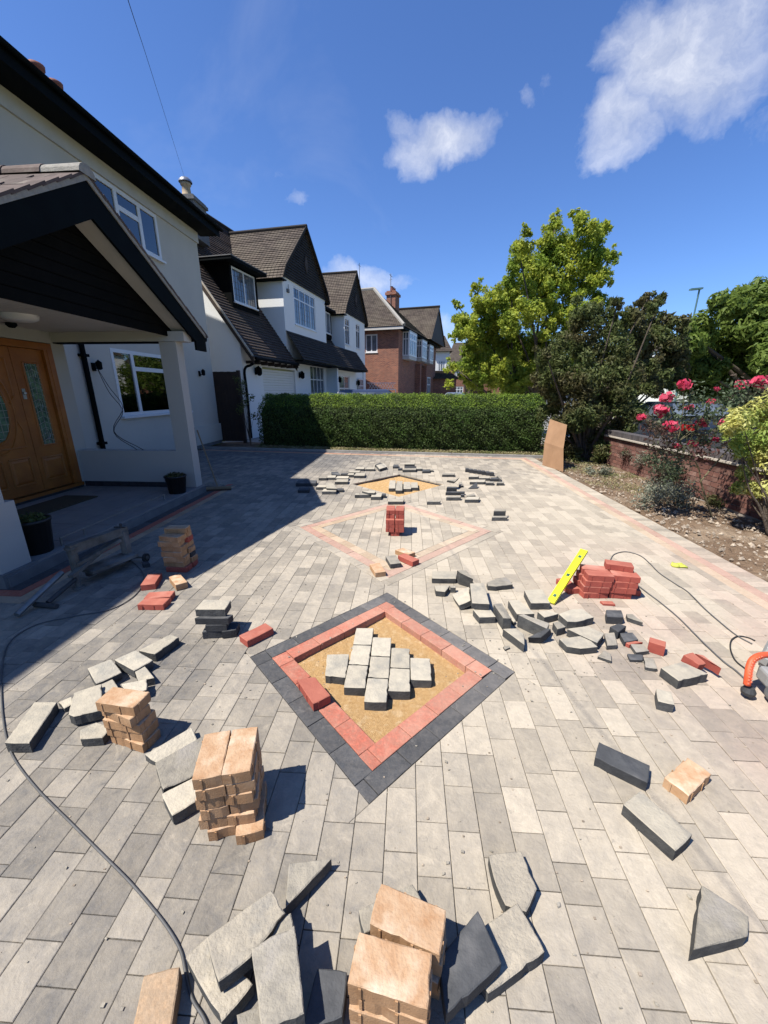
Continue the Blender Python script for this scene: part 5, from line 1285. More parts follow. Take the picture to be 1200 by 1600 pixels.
mb = MB(); mb.prism([(Ltot,-.1,-.1),(Ltot,.1,6.1),(Ltot,ridge_t,ridge_z-.1),(Ltot,back_t,2.6),(Ltot,back_t,-.1)], (-.2,0,0)); nbuild(mb, 'side_wall', 'neighbour_white')

# ------------------------------------------------------------------ brick pair beyond
bC = atY(622, 612, 31.3); bC = (bC.x, bC.y, 0)
bh = thing('brick_house', 'red brick house with hipped brown roof and white bay windows, beyond the white pair', 'house', bC, frame_rot(813))
mb = MB(); BE = 6.12
wall_holes(mb, 'y', 0, .25, 0, 9, -.1, BE, [(1.66,2.62,4.45,5.72)]); bh_w = mb.build('side_wall', 'far_brick', bh)
mb = MB(); wall_holes(mb, 'x', 0, .25, .251, 14, -.1, BE, [(8.9,11.6,.6,3.0)]); mb.build('front_wall', 'far_brick', bh)
bars_window(lambda a_, z_, d_: (.02+d_, a_, z_), 0, 1.66, 2.62, 4.45, 5.72, [.5], [], bh, -1, .09, .09, pane='pane_dark')
mb = MB(); R0 = (-.55,-.55,BE); 
Ap = Vector((5.0, 3.6, 10.6)); Bp = Vector((5.0, 8.5, 10.6))
# side slope (faces the camera side), front hip
roof_courses(mb, (-.55,9.6,BE), (-.55,-.55,BE), (3.4,9.6,9.5), (3.4,3.1,9.5), 30, .04)
roof_courses(mb, (-.55,-.55,BE), (7.4,-.55,BE), (3.4,3.1,9.5), (3.5,3.1,9.5), 30, .04)
roof_courses(mb, (7.4,-.55,BE), (7.4,9.6,BE), (3.4,3.1,9.5), (3.4,9.6,9.5), 30, .04)
mb.build('hipped_roof', 'roof_brown', bh)
mb = MB(); mb.tube([(-.55,-.55,BE+.05),(3.4,3.1,9.55)], .13, 6); mb.tube([(3.4,3.1,9.55),(3.4,9.6,9.55)], .13, 6); mb.build('hip_tiles', 'porch_mortar', bh)
mb = MB(); mb.box(-.5, 14, -.5, 0, BE-.16, BE-.05); mb.box(-.5, 0, .001, 9, BE-.16, BE-.05); mb.build('eave_board', 'black_trim', bh)
mb = MB(); mb.box(-.53, -.5, -.5, 9, BE-.2, BE-.02); mb.build('gutter', 'white_trim', bh)
# white two storey bays
for (s0, s1, z0, z1) in ((1.1,3.4,4.25,5.95),(5.4,7.2,4.4,5.8),(8.5,10.1,4.4,5.7)):
    m2 = MB(); m2.box(s0, s1, -.55, -.001, z0-.25, z0-.02); m2.box(s0, s1, -.55, -.001, z1, z1+.1); m2.build('bay_base', 'white_trim', bh)
    bars_window(lambda a_, z_, d_: (a_, -.55+d_, z_), 0, s0, s1, z0, z1, [.25,.5,.75], [(.3,0,4)], bh, -1, .12, .12, sill=False, name='bay_window')
    bars_window(lambda a_, z_, d_: (s0+d_, a_, z_), 0, -.49, -.001, z0, z1, [.5], [(.3,0,2)], bh, -1, .07, .06, sill=False, name='bay_side_window')
bars_window(lambda a_, z_, d_: (a_, -.02+d_, z_), 0, 8.9, 11.6, .6, 3.0, [.25,.5,.75], [(.3,0,4)], bh, -1, .12, .12, sill=False)
mb = MB(); mb.box(5.2, 5.6, -.45, -.001, -.1, 3.9); mb.box(7.7, 8.1, -.45, -.001, -.1, 3.9); mb.build('porch_pier', 'far_brick', bh)
# second wing with its own ridge and dark gable
mb = MB(); roof_courses(mb, (7.4,9,BE), (7.4,-.9,BE), (10.4,9,9.2), (10.4,-.9,9.2), 26, .04); roof_courses(mb, (14.6,-.9,BE), (14.6,9,BE), (10.4,-.9,9.2), (10.4,9,9.2), 26, .04); mb.build('wing_roof', 'roof_brown', bh)
mb = MB(); mb.prism([(7.5,-.80,BE),(14.5,-.80,BE),(10.4,-.80,9.1)], (0,.1,0)); mb.build('dark_gable', 'brown_board', bh)
mb = MB(); mb.tube([(10.4,-.95,9.26),(10.4,9,9.26)], .12, 6); mb.build('ridge', 'roof_dark', bh)
rotm = Matrix.Rotation(-bh.rotation_euler.z, 4, 'Z')
def bloc(u, v, Y): return rotm @ (atY(u, v, Y)-Vector(bC))
q0 = bloc(614, 466, 38.0); qt = bloc(614, 459, 38.0).z
mb = MB(); mb.box(q0.x-.6, q0.x+.6, q0.y-.4, q0.y+.4, 6.5, qt-.2); mb.box(q0.x-.7, q0.x+.7, q0.y-.5, q0.y+.5, qt-.2, qt); mb.box(q0.x-.6, q0.x+.6, q0.y-.4, q0.y+.4, qt+.001, qt+.12); chm = mb.build('chimney', 'far_brick', bh)
for k in range(3): m2 = MB(); m2.lathe((q0.x-.4+k*.4, q0.y, qt+.121), [(.15,0),(.12,.3),(.15,.35),(0,.35)], 8); m2.build('chimney_pot', 'clay_pot', chm)
at = bloc(605, 431, 38.0).z
mb = MB(); mb.tube([(q0.x-.65,q0.y,qt-1),(q0.x-.65,q0.y,at)], .025, 5); mb.tube([(q0.x-1.0,q0.y,at-.15),(q0.x-.2,q0.y,at-.15)], .018, 4); mb.tube([(q0.x-.9,q0.y-.2,at-.5),(q0.x-.4,q0.y+.2,at-.4)], .018, 4); mb.build('aerial', 'lead', chm)
q1 = bloc(562, 448, 36.0); mb = MB(); mb.tube([(q1.x,q1.y,q1.z-1.2),(q1.x,q1.y,bloc(562,411,36.0).z)], .022, 5); mb.tube([(q1.x-.25,q1.y,bloc(562,415,36.0).z),(q1.x+.25,q1.y,bloc(562,415,36.0).z)], .016, 4); mb.build('aerial', 'lead', bh)
mb = MB(); mb.box(-.05, 14, 8.8, 9, -.1, BE); mb.box(13.8, 14, 0.251, 8.8, -.1, BE); mb.build('back_wall', 'far_brick', bh)

# ------------------------------------------------------------------ far houses along the road
def far_house(u0, u1, Y, zt, zr_, wallm, roofm, label, rz=-20, depth=8, ridge=False, wins=()):
    a_ = atY(u0, 612, Y); b_ = atY(u1, 612, Y); w_ = b_.x-a_.x
    t = thing('terraced_house', label, 'house', (a_.x, Y, 0), 0)
    holes = [(w_*x0, w_*x1, z0, z1) for x0, x1, z0, z1 in wins]
    mb = MB(); wall_holes(mb, 'x', 0, .2, 0, w_, -.1, zt, holes); mb.build('front_wall', wallm, t)
    mb = MB(); mb.box(0, .2, .2005, depth, -.1, zt); mb.box(w_-.2, w_, .2005, depth, -.1, zt); mb.build('side_wall', wallm, t)
    mb = MB(); roof_courses(mb, (-.3,-.4,zt), (w_+.3,-.4,zt), (w_*.2,depth/2,zr_), (w_*.8,depth/2,zr_), 20, .05)
    roof_courses(mb, (w_+.3,depth,zt), (-.3,depth,zt), (w_*.8,depth/2,zr_), (w_*.2,depth/2,zr_), 20, .05)
    mb.face([(-.3,-.4,zt),(w_*.2,depth/2,zr_),(-.3,depth,zt)]); mb.face([(w_+.3,-.4,zt),(w_+.3,depth,zt),(w_*.8,depth/2,zr_)]); mb.build('roof', roofm, t)
    for h_ in holes: bars_window(lambda p_, z_, d_: (p_, .02+d_, z_), 0, *h_, [.33,.66], [(.3,0,3)], t, -1, .12, .1, sill=False)
    return t
far_house(676, 700, 52, 6.3, 8.6, 'neighbour_white', 'roof_brown', 'white rendered house with a brown roof just right of the brick house', wins=((.3,.75,4,5.3),))
far_house(672, 712, 44, 2.9, 3.9, 'far_brick', 'roof_brown', 'low red brick garage with a tiled roof in front of the far white house')
far_house(702, 738, 68, 6.0, 9.5, 'far_brick', 'roof_brown', 'distant red brick house half hidden by the pale green tree', wins=((.2,.45,4,5.2),(.2,.6,.8,2.4)))
far_house(738, 800, 75, 6.0, 9.5, 'far_brick', 'roof_brown', 'distant red brick house wholly behind the pale green tree')
far_house(1040, 1078, 62, 7.5, 9.6, 'neighbour_white', 'roof_brown', 'white building with rows of windows seen through the trees across the road', wins=((.1,.42,3.9,5.4),(.55,.9,3.9,5.4),(.1,.42,6,7.2),(.55,.9,6,7.2)))
far_house(985, 1030, 80, 5.5, 8.5, 'far_brick', 'roof_brown', 'brick house seen low between the trees across the road')
# low trellis and fence by the brick house
mb = MB(); q_ = atY(595, 612, 29.5)
for k in range(9):
    mb.bar((q_.x-.9+k*.2,29.5,1.75), (q_.x-.7+k*.2+.1,29.5,2.2), .02, .02, (0,1,0)); mb.bar((q_.x-.6+k*.2,29.52,1.75), (q_.x-.9+k*.2,29.52,2.2), .02, .02, (0,1,0))
mb.bar((q_.x-1,29.5,2.2), (q_.x+1.1,29.5,2.2), .04, .04); mb.bar((q_.x-1,29.5,1.75), (q_.x+1.1,29.5,1.75), .04, .04); mb.box(q_.x-1, q_.x-.95, 29.48, 29.53, -.1, 1.74); mb.box(q_.x+1.05, q_.x+1.1, 29.48, 29.53, -.1, 1.74)
tag(mb.build('garden_trellis', 'white_upvc'), 'white lattice trellis against the side of the brick house', 'trellis')

# ------------------------------------------------------------------ garden wall on the right, brick by brick
gwl = thing('garden_wall', 'low red brick garden wall with a pale tile coping, between the soil bed and the road', 'wall', (4.60, 6, 0))
y0w, y1w = 2.6, 9.6; BL, BH, BT = .215, .065, .1025
mb = MB(); mb.box(.006, .19, y0w-6, y1w-6, -.1, .62); mb.build('mortar_core', 'mortar', gwl)
bm_ = MB(); bm_.box(-.0, .02, 0, BL, 0, BH); me_full = bm_.mesh('brick', 'wall_brick')
cnt = 0
for r_ in range(8):
    y_ = y0w-(.1125 if r_ % 2 else 0); z_ = .005+r_*.075
    while y_ < y1w-.02:
        L_ = BL; ys = max(y_, y0w); ye = min(y_+BL, y1w)
        if ye-ys > .03:
            if ye-ys > BL-.001: me_ = me_full
            else: b_ = MB(); b_.box(0, .02, 0, ye-ys, 0, BH); me_ = b_.mesh('brick', 'wall_brick')
            if cnt < 300: o = mk('brick', me_, gwl); o.location = (-.003-random.random()*.003, ys-6, z_); cnt += 1
        y_ += .225
for k in range(int((y1w-y0w)/.30)):
    mb = MB(); yk = y0w-6+k*.30; mb.box(-.05, .24, yk+.003, yk+.297, .6205, .648); mb.build('coping_tile', 'coping', gwl)
me_s = None
n_s = int((y1w-y0w)/.075)
mb = MB()
for k in range(n_s):
    yk = y0w-6+k*.075; 
    if me_s is None: b_ = MB(); b_.box(-.012, .203, 0, .066, 0, .103); me_s = b_.mesh('coping_brick', 'blue_brick')
    o = mk('coping_brick', me_s, gwl); o.location = (0, yk+.004, .6485)

# ================================================================== PLANTS
# hedge
hd = thing('clipped_hedge', 'long clipped green hedge across the end of the driveway', 'hedge', (0, 11.3, 0))
HP = [(0,.02),(-.06,.5),(0,.98),(.10,1.14),(.55,1.42),(.95,1.50),(1.25,1.40),(1.35,.9)]        # depth, height profile
def hedge_pt(x, s):
    n = len(HP)-1; i = min(int(s*n), n-1); f = s*n-i; a, b = HP[i], HP[i+1]; return a[0]+(b[0]-a[0])*f, a[1]+(b[1]-a[1])*f
seg = [math.hypot(HP[i+1][0]-HP[i][0], HP[i+1][1]-HP[i][1]) for i in range(len(HP)-1)]; cum = np.concatenate([[0], np.cumsum(seg)])/sum(seg)
hy = np.array([p[0] for p in HP]); hz = np.array([p[1] for p in HP]); x0h, x1h = -4.55, 3.7
N = 62000; s_ = RNG.random(N); X = RNG.uniform(x0h, x1h, N); yy = np.interp(s_, cum, hy); zz_ = np.interp(s_, cum, hz)
e_ = 1e-3; ty = np.interp(s_+e_, cum, hy)-np.interp(s_-e_, cum, hy); tz = np.interp(s_+e_, cum, hz)-np.interp(s_-e_, cum, hz); L_ = np.hypot(ty, tz)+1e-9
nrm = np.stack([np.zeros(N), -tz/L_, ty/L_], 1)
bumpy = .035*np.sin(X*5.1)*np.cos(zz_*7)+.03*np.sin(X*11+zz_*13)
P_ = np.stack([X, yy-.12*X*1.0, zz_], 1)+nrm*(bumpy+RNG.uniform(-.09, .035, N))[:, None]
fol('leaves', P_, nrm, .026, 'leaf_hedge', hd, jitter=.75, ratio=.5)
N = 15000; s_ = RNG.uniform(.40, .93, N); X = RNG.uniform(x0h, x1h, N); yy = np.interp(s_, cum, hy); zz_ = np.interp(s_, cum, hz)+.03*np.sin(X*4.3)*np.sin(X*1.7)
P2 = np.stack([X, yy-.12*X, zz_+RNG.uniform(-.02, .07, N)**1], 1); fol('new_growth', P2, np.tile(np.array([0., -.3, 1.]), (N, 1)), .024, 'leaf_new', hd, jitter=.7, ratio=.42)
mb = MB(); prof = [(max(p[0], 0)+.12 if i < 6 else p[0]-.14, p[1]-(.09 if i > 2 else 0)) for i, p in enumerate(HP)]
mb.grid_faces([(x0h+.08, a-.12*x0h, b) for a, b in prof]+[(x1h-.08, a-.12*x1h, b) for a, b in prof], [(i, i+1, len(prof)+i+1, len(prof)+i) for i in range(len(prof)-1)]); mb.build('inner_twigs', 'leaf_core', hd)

def limb_tree(mb, base, tips, r0, seed=0, n=7):
    rr = random.Random(seed)
    for tp in tips:
        a, b = Vector(base), Vector(tp); mid = a.lerp(b, .45)+Vector((rr.uniform(-.15,.15), rr.uniform(-.15,.15), .1))*(b-a).length*.5
        pts = catmull([a, a.lerp(mid, .5)+Vector((0,0,.05)), mid, b], 4); mb.tube(pts, r0, n, radii=[r0*(1-.85*i/(len(pts)-1)) for i in range(len(pts))])
def px_clump(u, v, r, Y, dy=0):
    p = atY(u, v, Y+dy); d = ray(u, v); k = (Y+dy)/d.y/FPX; return (p.x, p.y, p.z, r*k*1.0)
def make_tree(name, label, cat, base, cl, dens, leaf, mat, trunk_r, group=None, jitter=.8, ratio=.4, forks=1.0, shell=.75, trunkmat='bark'):
    t = thing(name, label, cat, base, 0, group); B_ = Vector(base)
    loc = [(c[0]-B_.x, c[1]-B_.y, c[2]-B_.z)+tuple(c[3:]) for c in cl]
    mb = MB(); top = max(loc, key=lambda c: c[2]); limb_tree(mb, (0,0,-.1), [c[:3] for c in sorted(loc, key=lambda c: -c[2])[::max(1, len(loc)//14)]], trunk_r, 3); mb.build('trunk', trunkmat, t, True)
    p, n = clumps(loc, dens, shell); keep = p[:, 2] > .02; fol('crown', p[keep], n[keep], leaf, mat, t, jitter=jitter, ratio=ratio)
    return t
def spread(cl, k, r0, r1, jit):
    """break every clump into k smaller tufts for an uneven outline"""
    out = []
    for c in cl:
        out.append(c[:3]+(c[3]*.72,))
        for _ in range(k):
            d = RNG.normal(0, 1, 3); d /= np.linalg.norm(d); q = c[3]*RNG.uniform(.55, jit); rr = c[3]*RNG.uniform(r0, r1)
            out.append((c[0]+d[0]*q, c[1]+d[1]*q, c[2]+d[2]*q, rr))
    return out
# pale green magnolia like tree behind the hedge
Y = 15.5
big = [(868,345,15),(874,375,26),(905,338,12),(912,362,24),(930,370,20),(945,355,10),(850,400,26),(885,405,34),(925,405,30),(955,400,12),(820,362,10),(815,385,18),(808,405,22),(838,420,30),(870,440,34),(910,445,32),(940,435,18),
 (745,450,12),(752,478,20),(772,462,20),(790,470,24),(800,440,22),(820,450,26),(715,478,8),(722,500,18),(740,520,24),(765,505,26),(790,510,28),(830,490,34),(870,490,34),(905,490,28),(730,545,18),(755,555,24),(785,550,28),(815,540,30),(850,540,34),(890,530,30),(728,575,18),(750,590,18),(780,590,22),(820,585,26),(705,572,12),(940,470,16),(750,520,26),(800,530,28),(770,590,24),(740,600,18),(845,590,26),(800,600,24),(870,580,24),(760,480,18),(850,455,26),(800,500,26),(715,520,12),(700,600,8)]
cl = spread([px_clump(u, v, r*.95, Y, RNG.uniform(-1.0, 1.2)) for u, v, r in big], 10, .20, .40, 1.25)
gb = G(835, 650); make_tree('magnolia_tree', 'tall pale yellow green tree rising behind the hedge against the sky', 'tree', (5.0, 15.9, -.05), cl, 4600, .062, 'leaf_lime', .10, shell=.85, ratio=.42)
# dark thicket in the corner
Y = 9.6
dk = [(905,500,26),(940,500,26),(965,475,12),(985,490,18),(880,540,30),(920,545,36),(965,540,32),(1000,520,24),(1020,480,12),(1005,470,10),(865,580,26),(895,595,34),(935,590,40),(980,585,36),(1015,575,22),(870,625,24),(905,640,34),(945,640,36),(975,625,26),(880,670,24),(915,680,30),(950,675,24),(895,705,16),(925,700,20),(850,600,22),(848,560,18),(860,640,20),(905,715,20),(945,705,24),(965,680,22),(985,650,22),(875,700,20),(1000,640,18),(1020,610,16)]
cl = spread([px_clump(u, v, r*.98, Y, RNG.uniform(-.3, .6)) for u, v, r in dk], 5, .3, .5, 1.1)
make_tree('dark_shrub', 'big dark small leaved shrub in the corner between hedge and brick wall', 'shrub', (4.35, 9.9, -.02), cl, 8000, .045, 'leaf_dark', .06, shell=.8)
# darker tree behind it, reaching right
Y = 13.5
dk = [(985,500,20),(1005,470,12),(1030,470,14),(1015,500,24),(1045,505,22),(1030,530,28),(1060,540,24),(1000,540,26),(1040,565,24),(1010,575,24),(975,560,22),(1065,510,14),(960,520,22),(985,610,16),(1025,598,14),(1000,600,24),(1035,590,22),(1060,580,24),(1045,560,26),(970,590,24)]
cl = spread([px_clump(u, v, r*.9, Y, RNG.uniform(-.5, .8)) for u, v, r in dk], 5, .3, .5, 1.15)
make_tree('dark_leaved_tree', 'dark green tree just behind the corner shrub, reaching towards the weeping tree', 'tree', (6.3, 13.8, -.05), cl, 4500, .07, 'leaf_dark', .09)
# drooping tree over the road
Y = 17
dk = [(1130,475,26),(1165,470,30),(1200,465,34),(1100,505,28),(1140,510,36),(1180,510,40),(1225,500,44),(1085,540,28),(1120,550,36),(1160,555,40),(1205,550,40),(1065,560,20),(1095,580,28),(1130,590,30),(1170,590,30),(1210,590,32),(1080,520,20),(1060,590,22),(1035,580,18),(1085,600,22),(1115,610,20),(1160,605,26),(1200,600,26),(1250,540,50),(1270,480,50),(1300,520,50)]
cl = spread([px_clump(u, v, r*1.0, Y, RNG.uniform(-1.3, 1.5)) for u, v, r in dk], 6, .3, .5, 1.1)
make_tree('weeping_tree', 'broad fresh green tree with drooping leaves at the right, across the pavement', 'tree', (15.3, 17.5, -.05), cl, 1900, .13, 'leaf_mid', .2, jitter=.55, ratio=.3)
# trees far along the road and a low hedge mass
for i, (u, v, r, Yt, lb) in enumerate(((735,560,14,60,'small pale tree at the far end of the road left of the tall tree'),(1010,590,22,70,'distant rounded tree showing between the shrub and the weeping tree'),(850,560,60,48,'distant broad green tree mostly behind the tall pale tree'),(1150,575,60,55,'distant green tree behind the weeping tree'),(940,570,50,60,'distant green tree behind the corner shrub'))):
    c = px_clump(u, v, r, Yt); cl = spread([c, (c[0]+c[3]*.6, c[1], c[2]-c[3]*.4, c[3]*.7), (c[0]-c[3]*.6, c[1], c[2]-c[3]*.3, c[3]*.7)], 5, .3, .5, 1.1)
    make_tree('distant_tree', lb, 'tree', (c[0], c[1], -.1), cl, 60, .32, 'leaf_mid', .25, 'distant trees along the road')
mb = MB(); cl = [(x_, 85+random.uniform(-5, 5), random.uniform(1, 3), random.uniform(2.5, 5)) for x_ in np.arange(14, 110, 4)]
p, n = clumps(cl, 60, .6); p = p[p[:, 2] > -.1]; n = RNG.normal(0, 1, p.shape); n /= np.linalg.norm(n, axis=1)[:, None]
tag(fol('far_greenery', p, n, .55, 'leaf_mid'), kind='stuff'); 

# rose bush
rb = G(1115, 808, 0); rt = thing('rose_bush', 'leggy rose bush with dark pink flowers in front of the brick wall', 'rose bush', (rb.x, rb.y, -.01))
def rx(u, v, off=0): p = atY(u, v, rb.y+off); return p-Vector((rb.x, rb.y, -.01))
flowers = [(1069,601,13,-.1),(1042,622,13,.1),(1031,642,15,-.1),(1002,652,9,-.05),(1046,667,16,-.15),(1097,660,11,0),(1135,660,13,.0),(1160,602,14,.1),(1190,598,18,.1),(1110,628,8,.1),(1058,697,9,0),(1082,694,11,0),(1118,687,7,0),(1147,696,8,0),(1076,638,9,.15),(1120,608,6,.1)]
mb = MB(); j1, j2, j3 = rx(1095, 752), rx(1065, 735, -.05), rx(1118, 735, .1)
mb.tube([(0,0,-.03), rx(1103, 780), j1], .011, 7); 
canes = [(j1, rx(1140, 700, .1), .010), (j1, rx(1086, 720), .009), (rx(1086,720), rx(1060,690,-.1), .006), (rx(1103,780), rx(1068,752,-.08), .007)]
for a, b, r_ in canes: mb.tube(catmull([a, a.lerp(b, .5)+Vector((.02, .02, .02)), b], 4), r_, 6)
hubs = [rx(1140,700,.1), rx(1086,720), rx(1060,690,-.1), rx(1103,745)]
for f_ in flowers:
    tip = rx(f_[0], f_[1]+4, f_[3]); h_ = min(hubs, key=lambda q: (q-tip).length); mb.tube(catmull([h_, h_.lerp(tip, .55)+Vector((random.uniform(-.05,.05), random.uniform(-.05,.05), .02)), tip], 4), .004, 5)
mb.build('stems', 'cane', rt)
for f_ in flowers:
    c = rx(*f_[:2], f_[3]); r = f_[2]*rb.y/610*.80
    N = 44; nn = RNG.normal(0, 1, (N, 3)); nn[:, 2] = nn[:, 2]*.8+.25; nn /= np.linalg.norm(nn, axis=1)[:, None]
    p = np.array(c)+nn*(r*RNG.uniform(.35, .85, N))[:, None]*np.array((1,1,.8)); o = fol('flower', p, nn, r*.36, 'petal', rt, jitter=.45, ratio=.9, bend=.6)
lc = []
for (u, v, r) in ((1050,650,30),(1080,625,26),(1030,670,24),(1070,680,30),(1110,650,30),(1150,640,30),(1130,675,26),(1090,705,24),(1060,720,22),(1035,705,26),(1100,690,22),(1150,610,24),(1180,625,24),(1040,740,22),(1150,700,16),(1015,660,16),(1025,720,20),(1195,615,20)):
    p_ = rx(u, v, RNG.uniform(-.25, .3)); lc.append((p_.x, p_.y, p_.z, r*rb.y/610))
p, n = clumps(lc, 4200, .95); fol('leaves', p, n, .026, 'leaf_rose', rt, jitter=.9, ratio=.5)
# variegated shrub
vb = (4.25, 4.55, -.01); vt = thing('variegated_shrub', 'bright yellow green variegated shrub at the right edge in front of the wall', 'shrub', vb)
cl = []
for (u, v, r) in ((1185,640,26),(1160,660,24),(1200,670,34),(1150,680,20),(1180,700,28),(1215,720,36),(1165,735,16),(1160,762,18),(1190,765,22),(1220,690,40),(1240,640,40),(1150,700,14),(1230,780,26)):
    p_ = atY(u, v, 4.6+RNG.uniform(-.15, .3)); cl.append((p_.x-vb[0], p_.y-vb[1], p_.z-vb[2], r*4.6/610))
cl2 = spread(cl, 5, .28, .45, 1.05); p, n = clumps(cl2, 15000, .9); n[:, 2] = abs(n[:, 2])+.3; fol('leaves', p, n, .030, 'leaf_variegated', vt, jitter=.6, ratio=.36)
mb = MB(); limb_tree(mb, (0,0,-.03), [c[:3] for c in cl], .02, 5, 6); mb.build('stems', 'bark', vt, True)
# low shrubs and weeds
def low_shrub(u, v, r, h, label, mat, name='low_shrub', dens=11000, leaf=.02):
    g = G(u, v); t = thing(name, label, 'shrub', (g.x, g.y, -.01)); cl = [(RNG.uniform(-r, r), RNG.uniform(-r, r)*.7, h*RNG.uniform(.3, .75), r*.42) for _ in range(9)]
    p, n = clumps(cl, dens, .95); k = p[:, 2] > 0; fol('leaves', p[k], n[k], leaf, mat, t)
    mb = MB(); limb_tree(mb, (0,0,-.02), [c[:3] for c in cl], .008, 2, 5); mb.build('stems', 'bark', t, True)
low_shrub(1025, 788, .42, .36, 'low dusty grey green shrub at the foot of the rose bush', 'leaf_grey')
low_shrub(938, 742, .22, .16, 'small dusty grey plant beside the leaning brown board', 'leaf_grey')
low_shrub(1010, 742, .34, .62, 'straggling grey green shrub against the brick wall left of the roses', 'leaf_grey', dens=8000)
low_shrub(1058, 768, .32, .62, 'bushy green plant between the grey shrub and the rose stem', 'leaf_rose', dens=8000)
low_shrub(985, 735, .26, .55, 'brownish green plant close to the far end of the brick wall', 'leaf_rose', dens=9000, leaf=.024)
low_shrub(1040, 758, .36, .70, 'tallest of the leafy plants growing up the brick wall left of the rose stem', 'leaf_rose', dens=9000, leaf=.026)
low_shrub(1120, 790, .20, .14, 'low dark plant behind the stem of the rose bush', 'leaf_dark')
gl = G(380, 688); tw = thing('sapling', 'thin leafy sapling at the left end of the hedge by the gate', 'shrub', (-4.9, 12.0, 0))
cl = [(RNG.uniform(-.25,.2), RNG.uniform(-.1,.1), z_, .13) for z_ in np.linspace(.9, 1.95, 9)]; p, n = clumps(cl, 3500, .95); fol('leaves', p, n, .035, 'leaf_dark', tw); mb = MB(); limb_tree(mb, (0,0,0), [c[:3] for c in cl], .012, 1, 5); mb.build('stems', 'bark', tw, True)
# weeds and dry grass on the bed
N = 5200; X = RNG.uniform(3.25, 4.5, N); Yw = RNG.uniform(6.3, 10.3, N); kp = (np.sin(X*7)+np.sin(Yw*5+X*3)) > -.5; p = np.stack([X, Yw, RNG.uniform(0, .05, N)], 1)[kp]; n = RNG.normal(0, 1, p.shape)
tag(fol('bed_weeds', p, n, .022, 'leaf_dry', ratio=.25), kind='stuff')
N = 9000; X = RNG.uniform(-4.6, 3.9, N); p = np.stack([X, 11.0-.12*X+RNG.uniform(-.05, .4, N), RNG.uniform(-.04, .04, N)], 1); tag(fol('leaf_litter', p, RNG.normal(0, 1, p.shape)+np.array([0,0,2]), .022, 'leaf_dry', ratio=.5), kind='stuff')

# ================================================================== OTHER THINGS
# board leaning on the shrub
P0, P1 = G(848, 727), G(880, 737); P0.z = P1.z = .0; w_ = (P1-P0); w_.z = 0
T1 = atY(886, 664, P1.y+.45); T0 = atY(860, 655, P0.y+.42)
mb = MB(); mid0, mid1 = P0.lerp(T0, .5), P1.lerp(T1, .5); bow = Vector((-.05,-.04,0))
for a, b in (((P0,P1),(mid0+bow,mid1+bow)),((mid0+bow,mid1+bow),(T0,T1))): mb.prism([a[0],a[1],b[1],b[0]], (-.006,.012,0))
tag(mb.build('plywood_board', 'ply'), 'bowed light brown board leaning on the dark shrub at the corner of the drive', 'board')
# broom
h0, h1 = G(340, 761, .03), atY(308, 672, 6.75); br = thing('broom', 'long handled yard broom leaning on the porch pillar', 'broom', (h0.x, h0.y, 0)); o_ = Vector((h0.x, h0.y, 0))
hd0 = G(318, 763, .05)-o_; hd1 = G(361, 761, .05)-o_
mb = MB(); mb.bar(hd0, hd1, .06, .035); mb.build('head', 'broom_wood', br)
mb = MB(); mb.bar(hd0-Vector((0,0,.035)), hd1-Vector((0,0,.035)), .055, .035); mb.build('bristles', 'bristle', br)
mb = MB(); mb.tube([h0-o_+Vector((0,0,.02)), h1-o_], .012, 7); mb.build('handle', 'broom_wood', br)
mb = MB(); mb.tube([h0-o_+Vector((-.08,0,.03)), h0-o_+Vector((-.01,0,.2))], .004, 5); mb.tube([h0-o_+Vector((.09,0,.03)), h0-o_+Vector((.0,0,.2))], .004, 5); mb.build('stay', 'steel', br)
# yellow spirit level leaning on the red pile
a = G(860, 944, 0); b = atX(913, 860, G(908, 872, .22).x); lv = thing('spirit_level', 'bright yellow spirit level leaning on the pile of red blocks', 'level', (a.x, a.y, 0))
b = b-Vector((a.x, a.y, 0)); a_ = Vector((0,0,.012)); dr_ = (b-a_).normalized(); sd_ = dr_.cross(Vector((0,0,1))).normalized(); upv = sd_.cross(dr_).normalized()
if upv.z < 0: upv = -upv
LN = min((b-a_).length, .62)
mb = MB()
for o2, w2_, h2_ in ((0,.024,.006),(.052,.024,.006)): mb.obox(a_+dr_*LN/2+sd_*(o2-.026), dr_*LN/2, sd_*.003, upv*.012)
mb.obox(a_+dr_*LN/2, dr_*LN/2, sd_*.0232, upv*.008); mb.build('body', 'level_yellow', lv)
for f_ in (.12,.5,.86): mb = MB(); mb.obox(a_+dr_*LN*f_+upv*.004, dr_*.014, sd_*.012, upv*.0062); mb.build('vial', 'pane_green', lv)
# yellow glove
g = G(1055, 885); gv = MB(); gv.lathe((0,0,0), [(0,.0),(.035,.0),(.040,.012),(.03,.026),(0,.03)], 10)
for k in range(4): gv.tube([(.02-.004*k,-.03+.02*k,.012),(.07+.006*(k % 2),-.035+.024*k,.016),(.085,-.04+.026*k,.008)], .009, 6)
gv.tube([(-.01,.03,.012),(.01,.06,.014)], .009, 6); o = gv.build('work_glove', 'glove_yellow', None, True); o.location = (g.x, g.y, .0); tag(o, 'dusty yellow work glove lying on the paving beyond the red pile', 'glove')
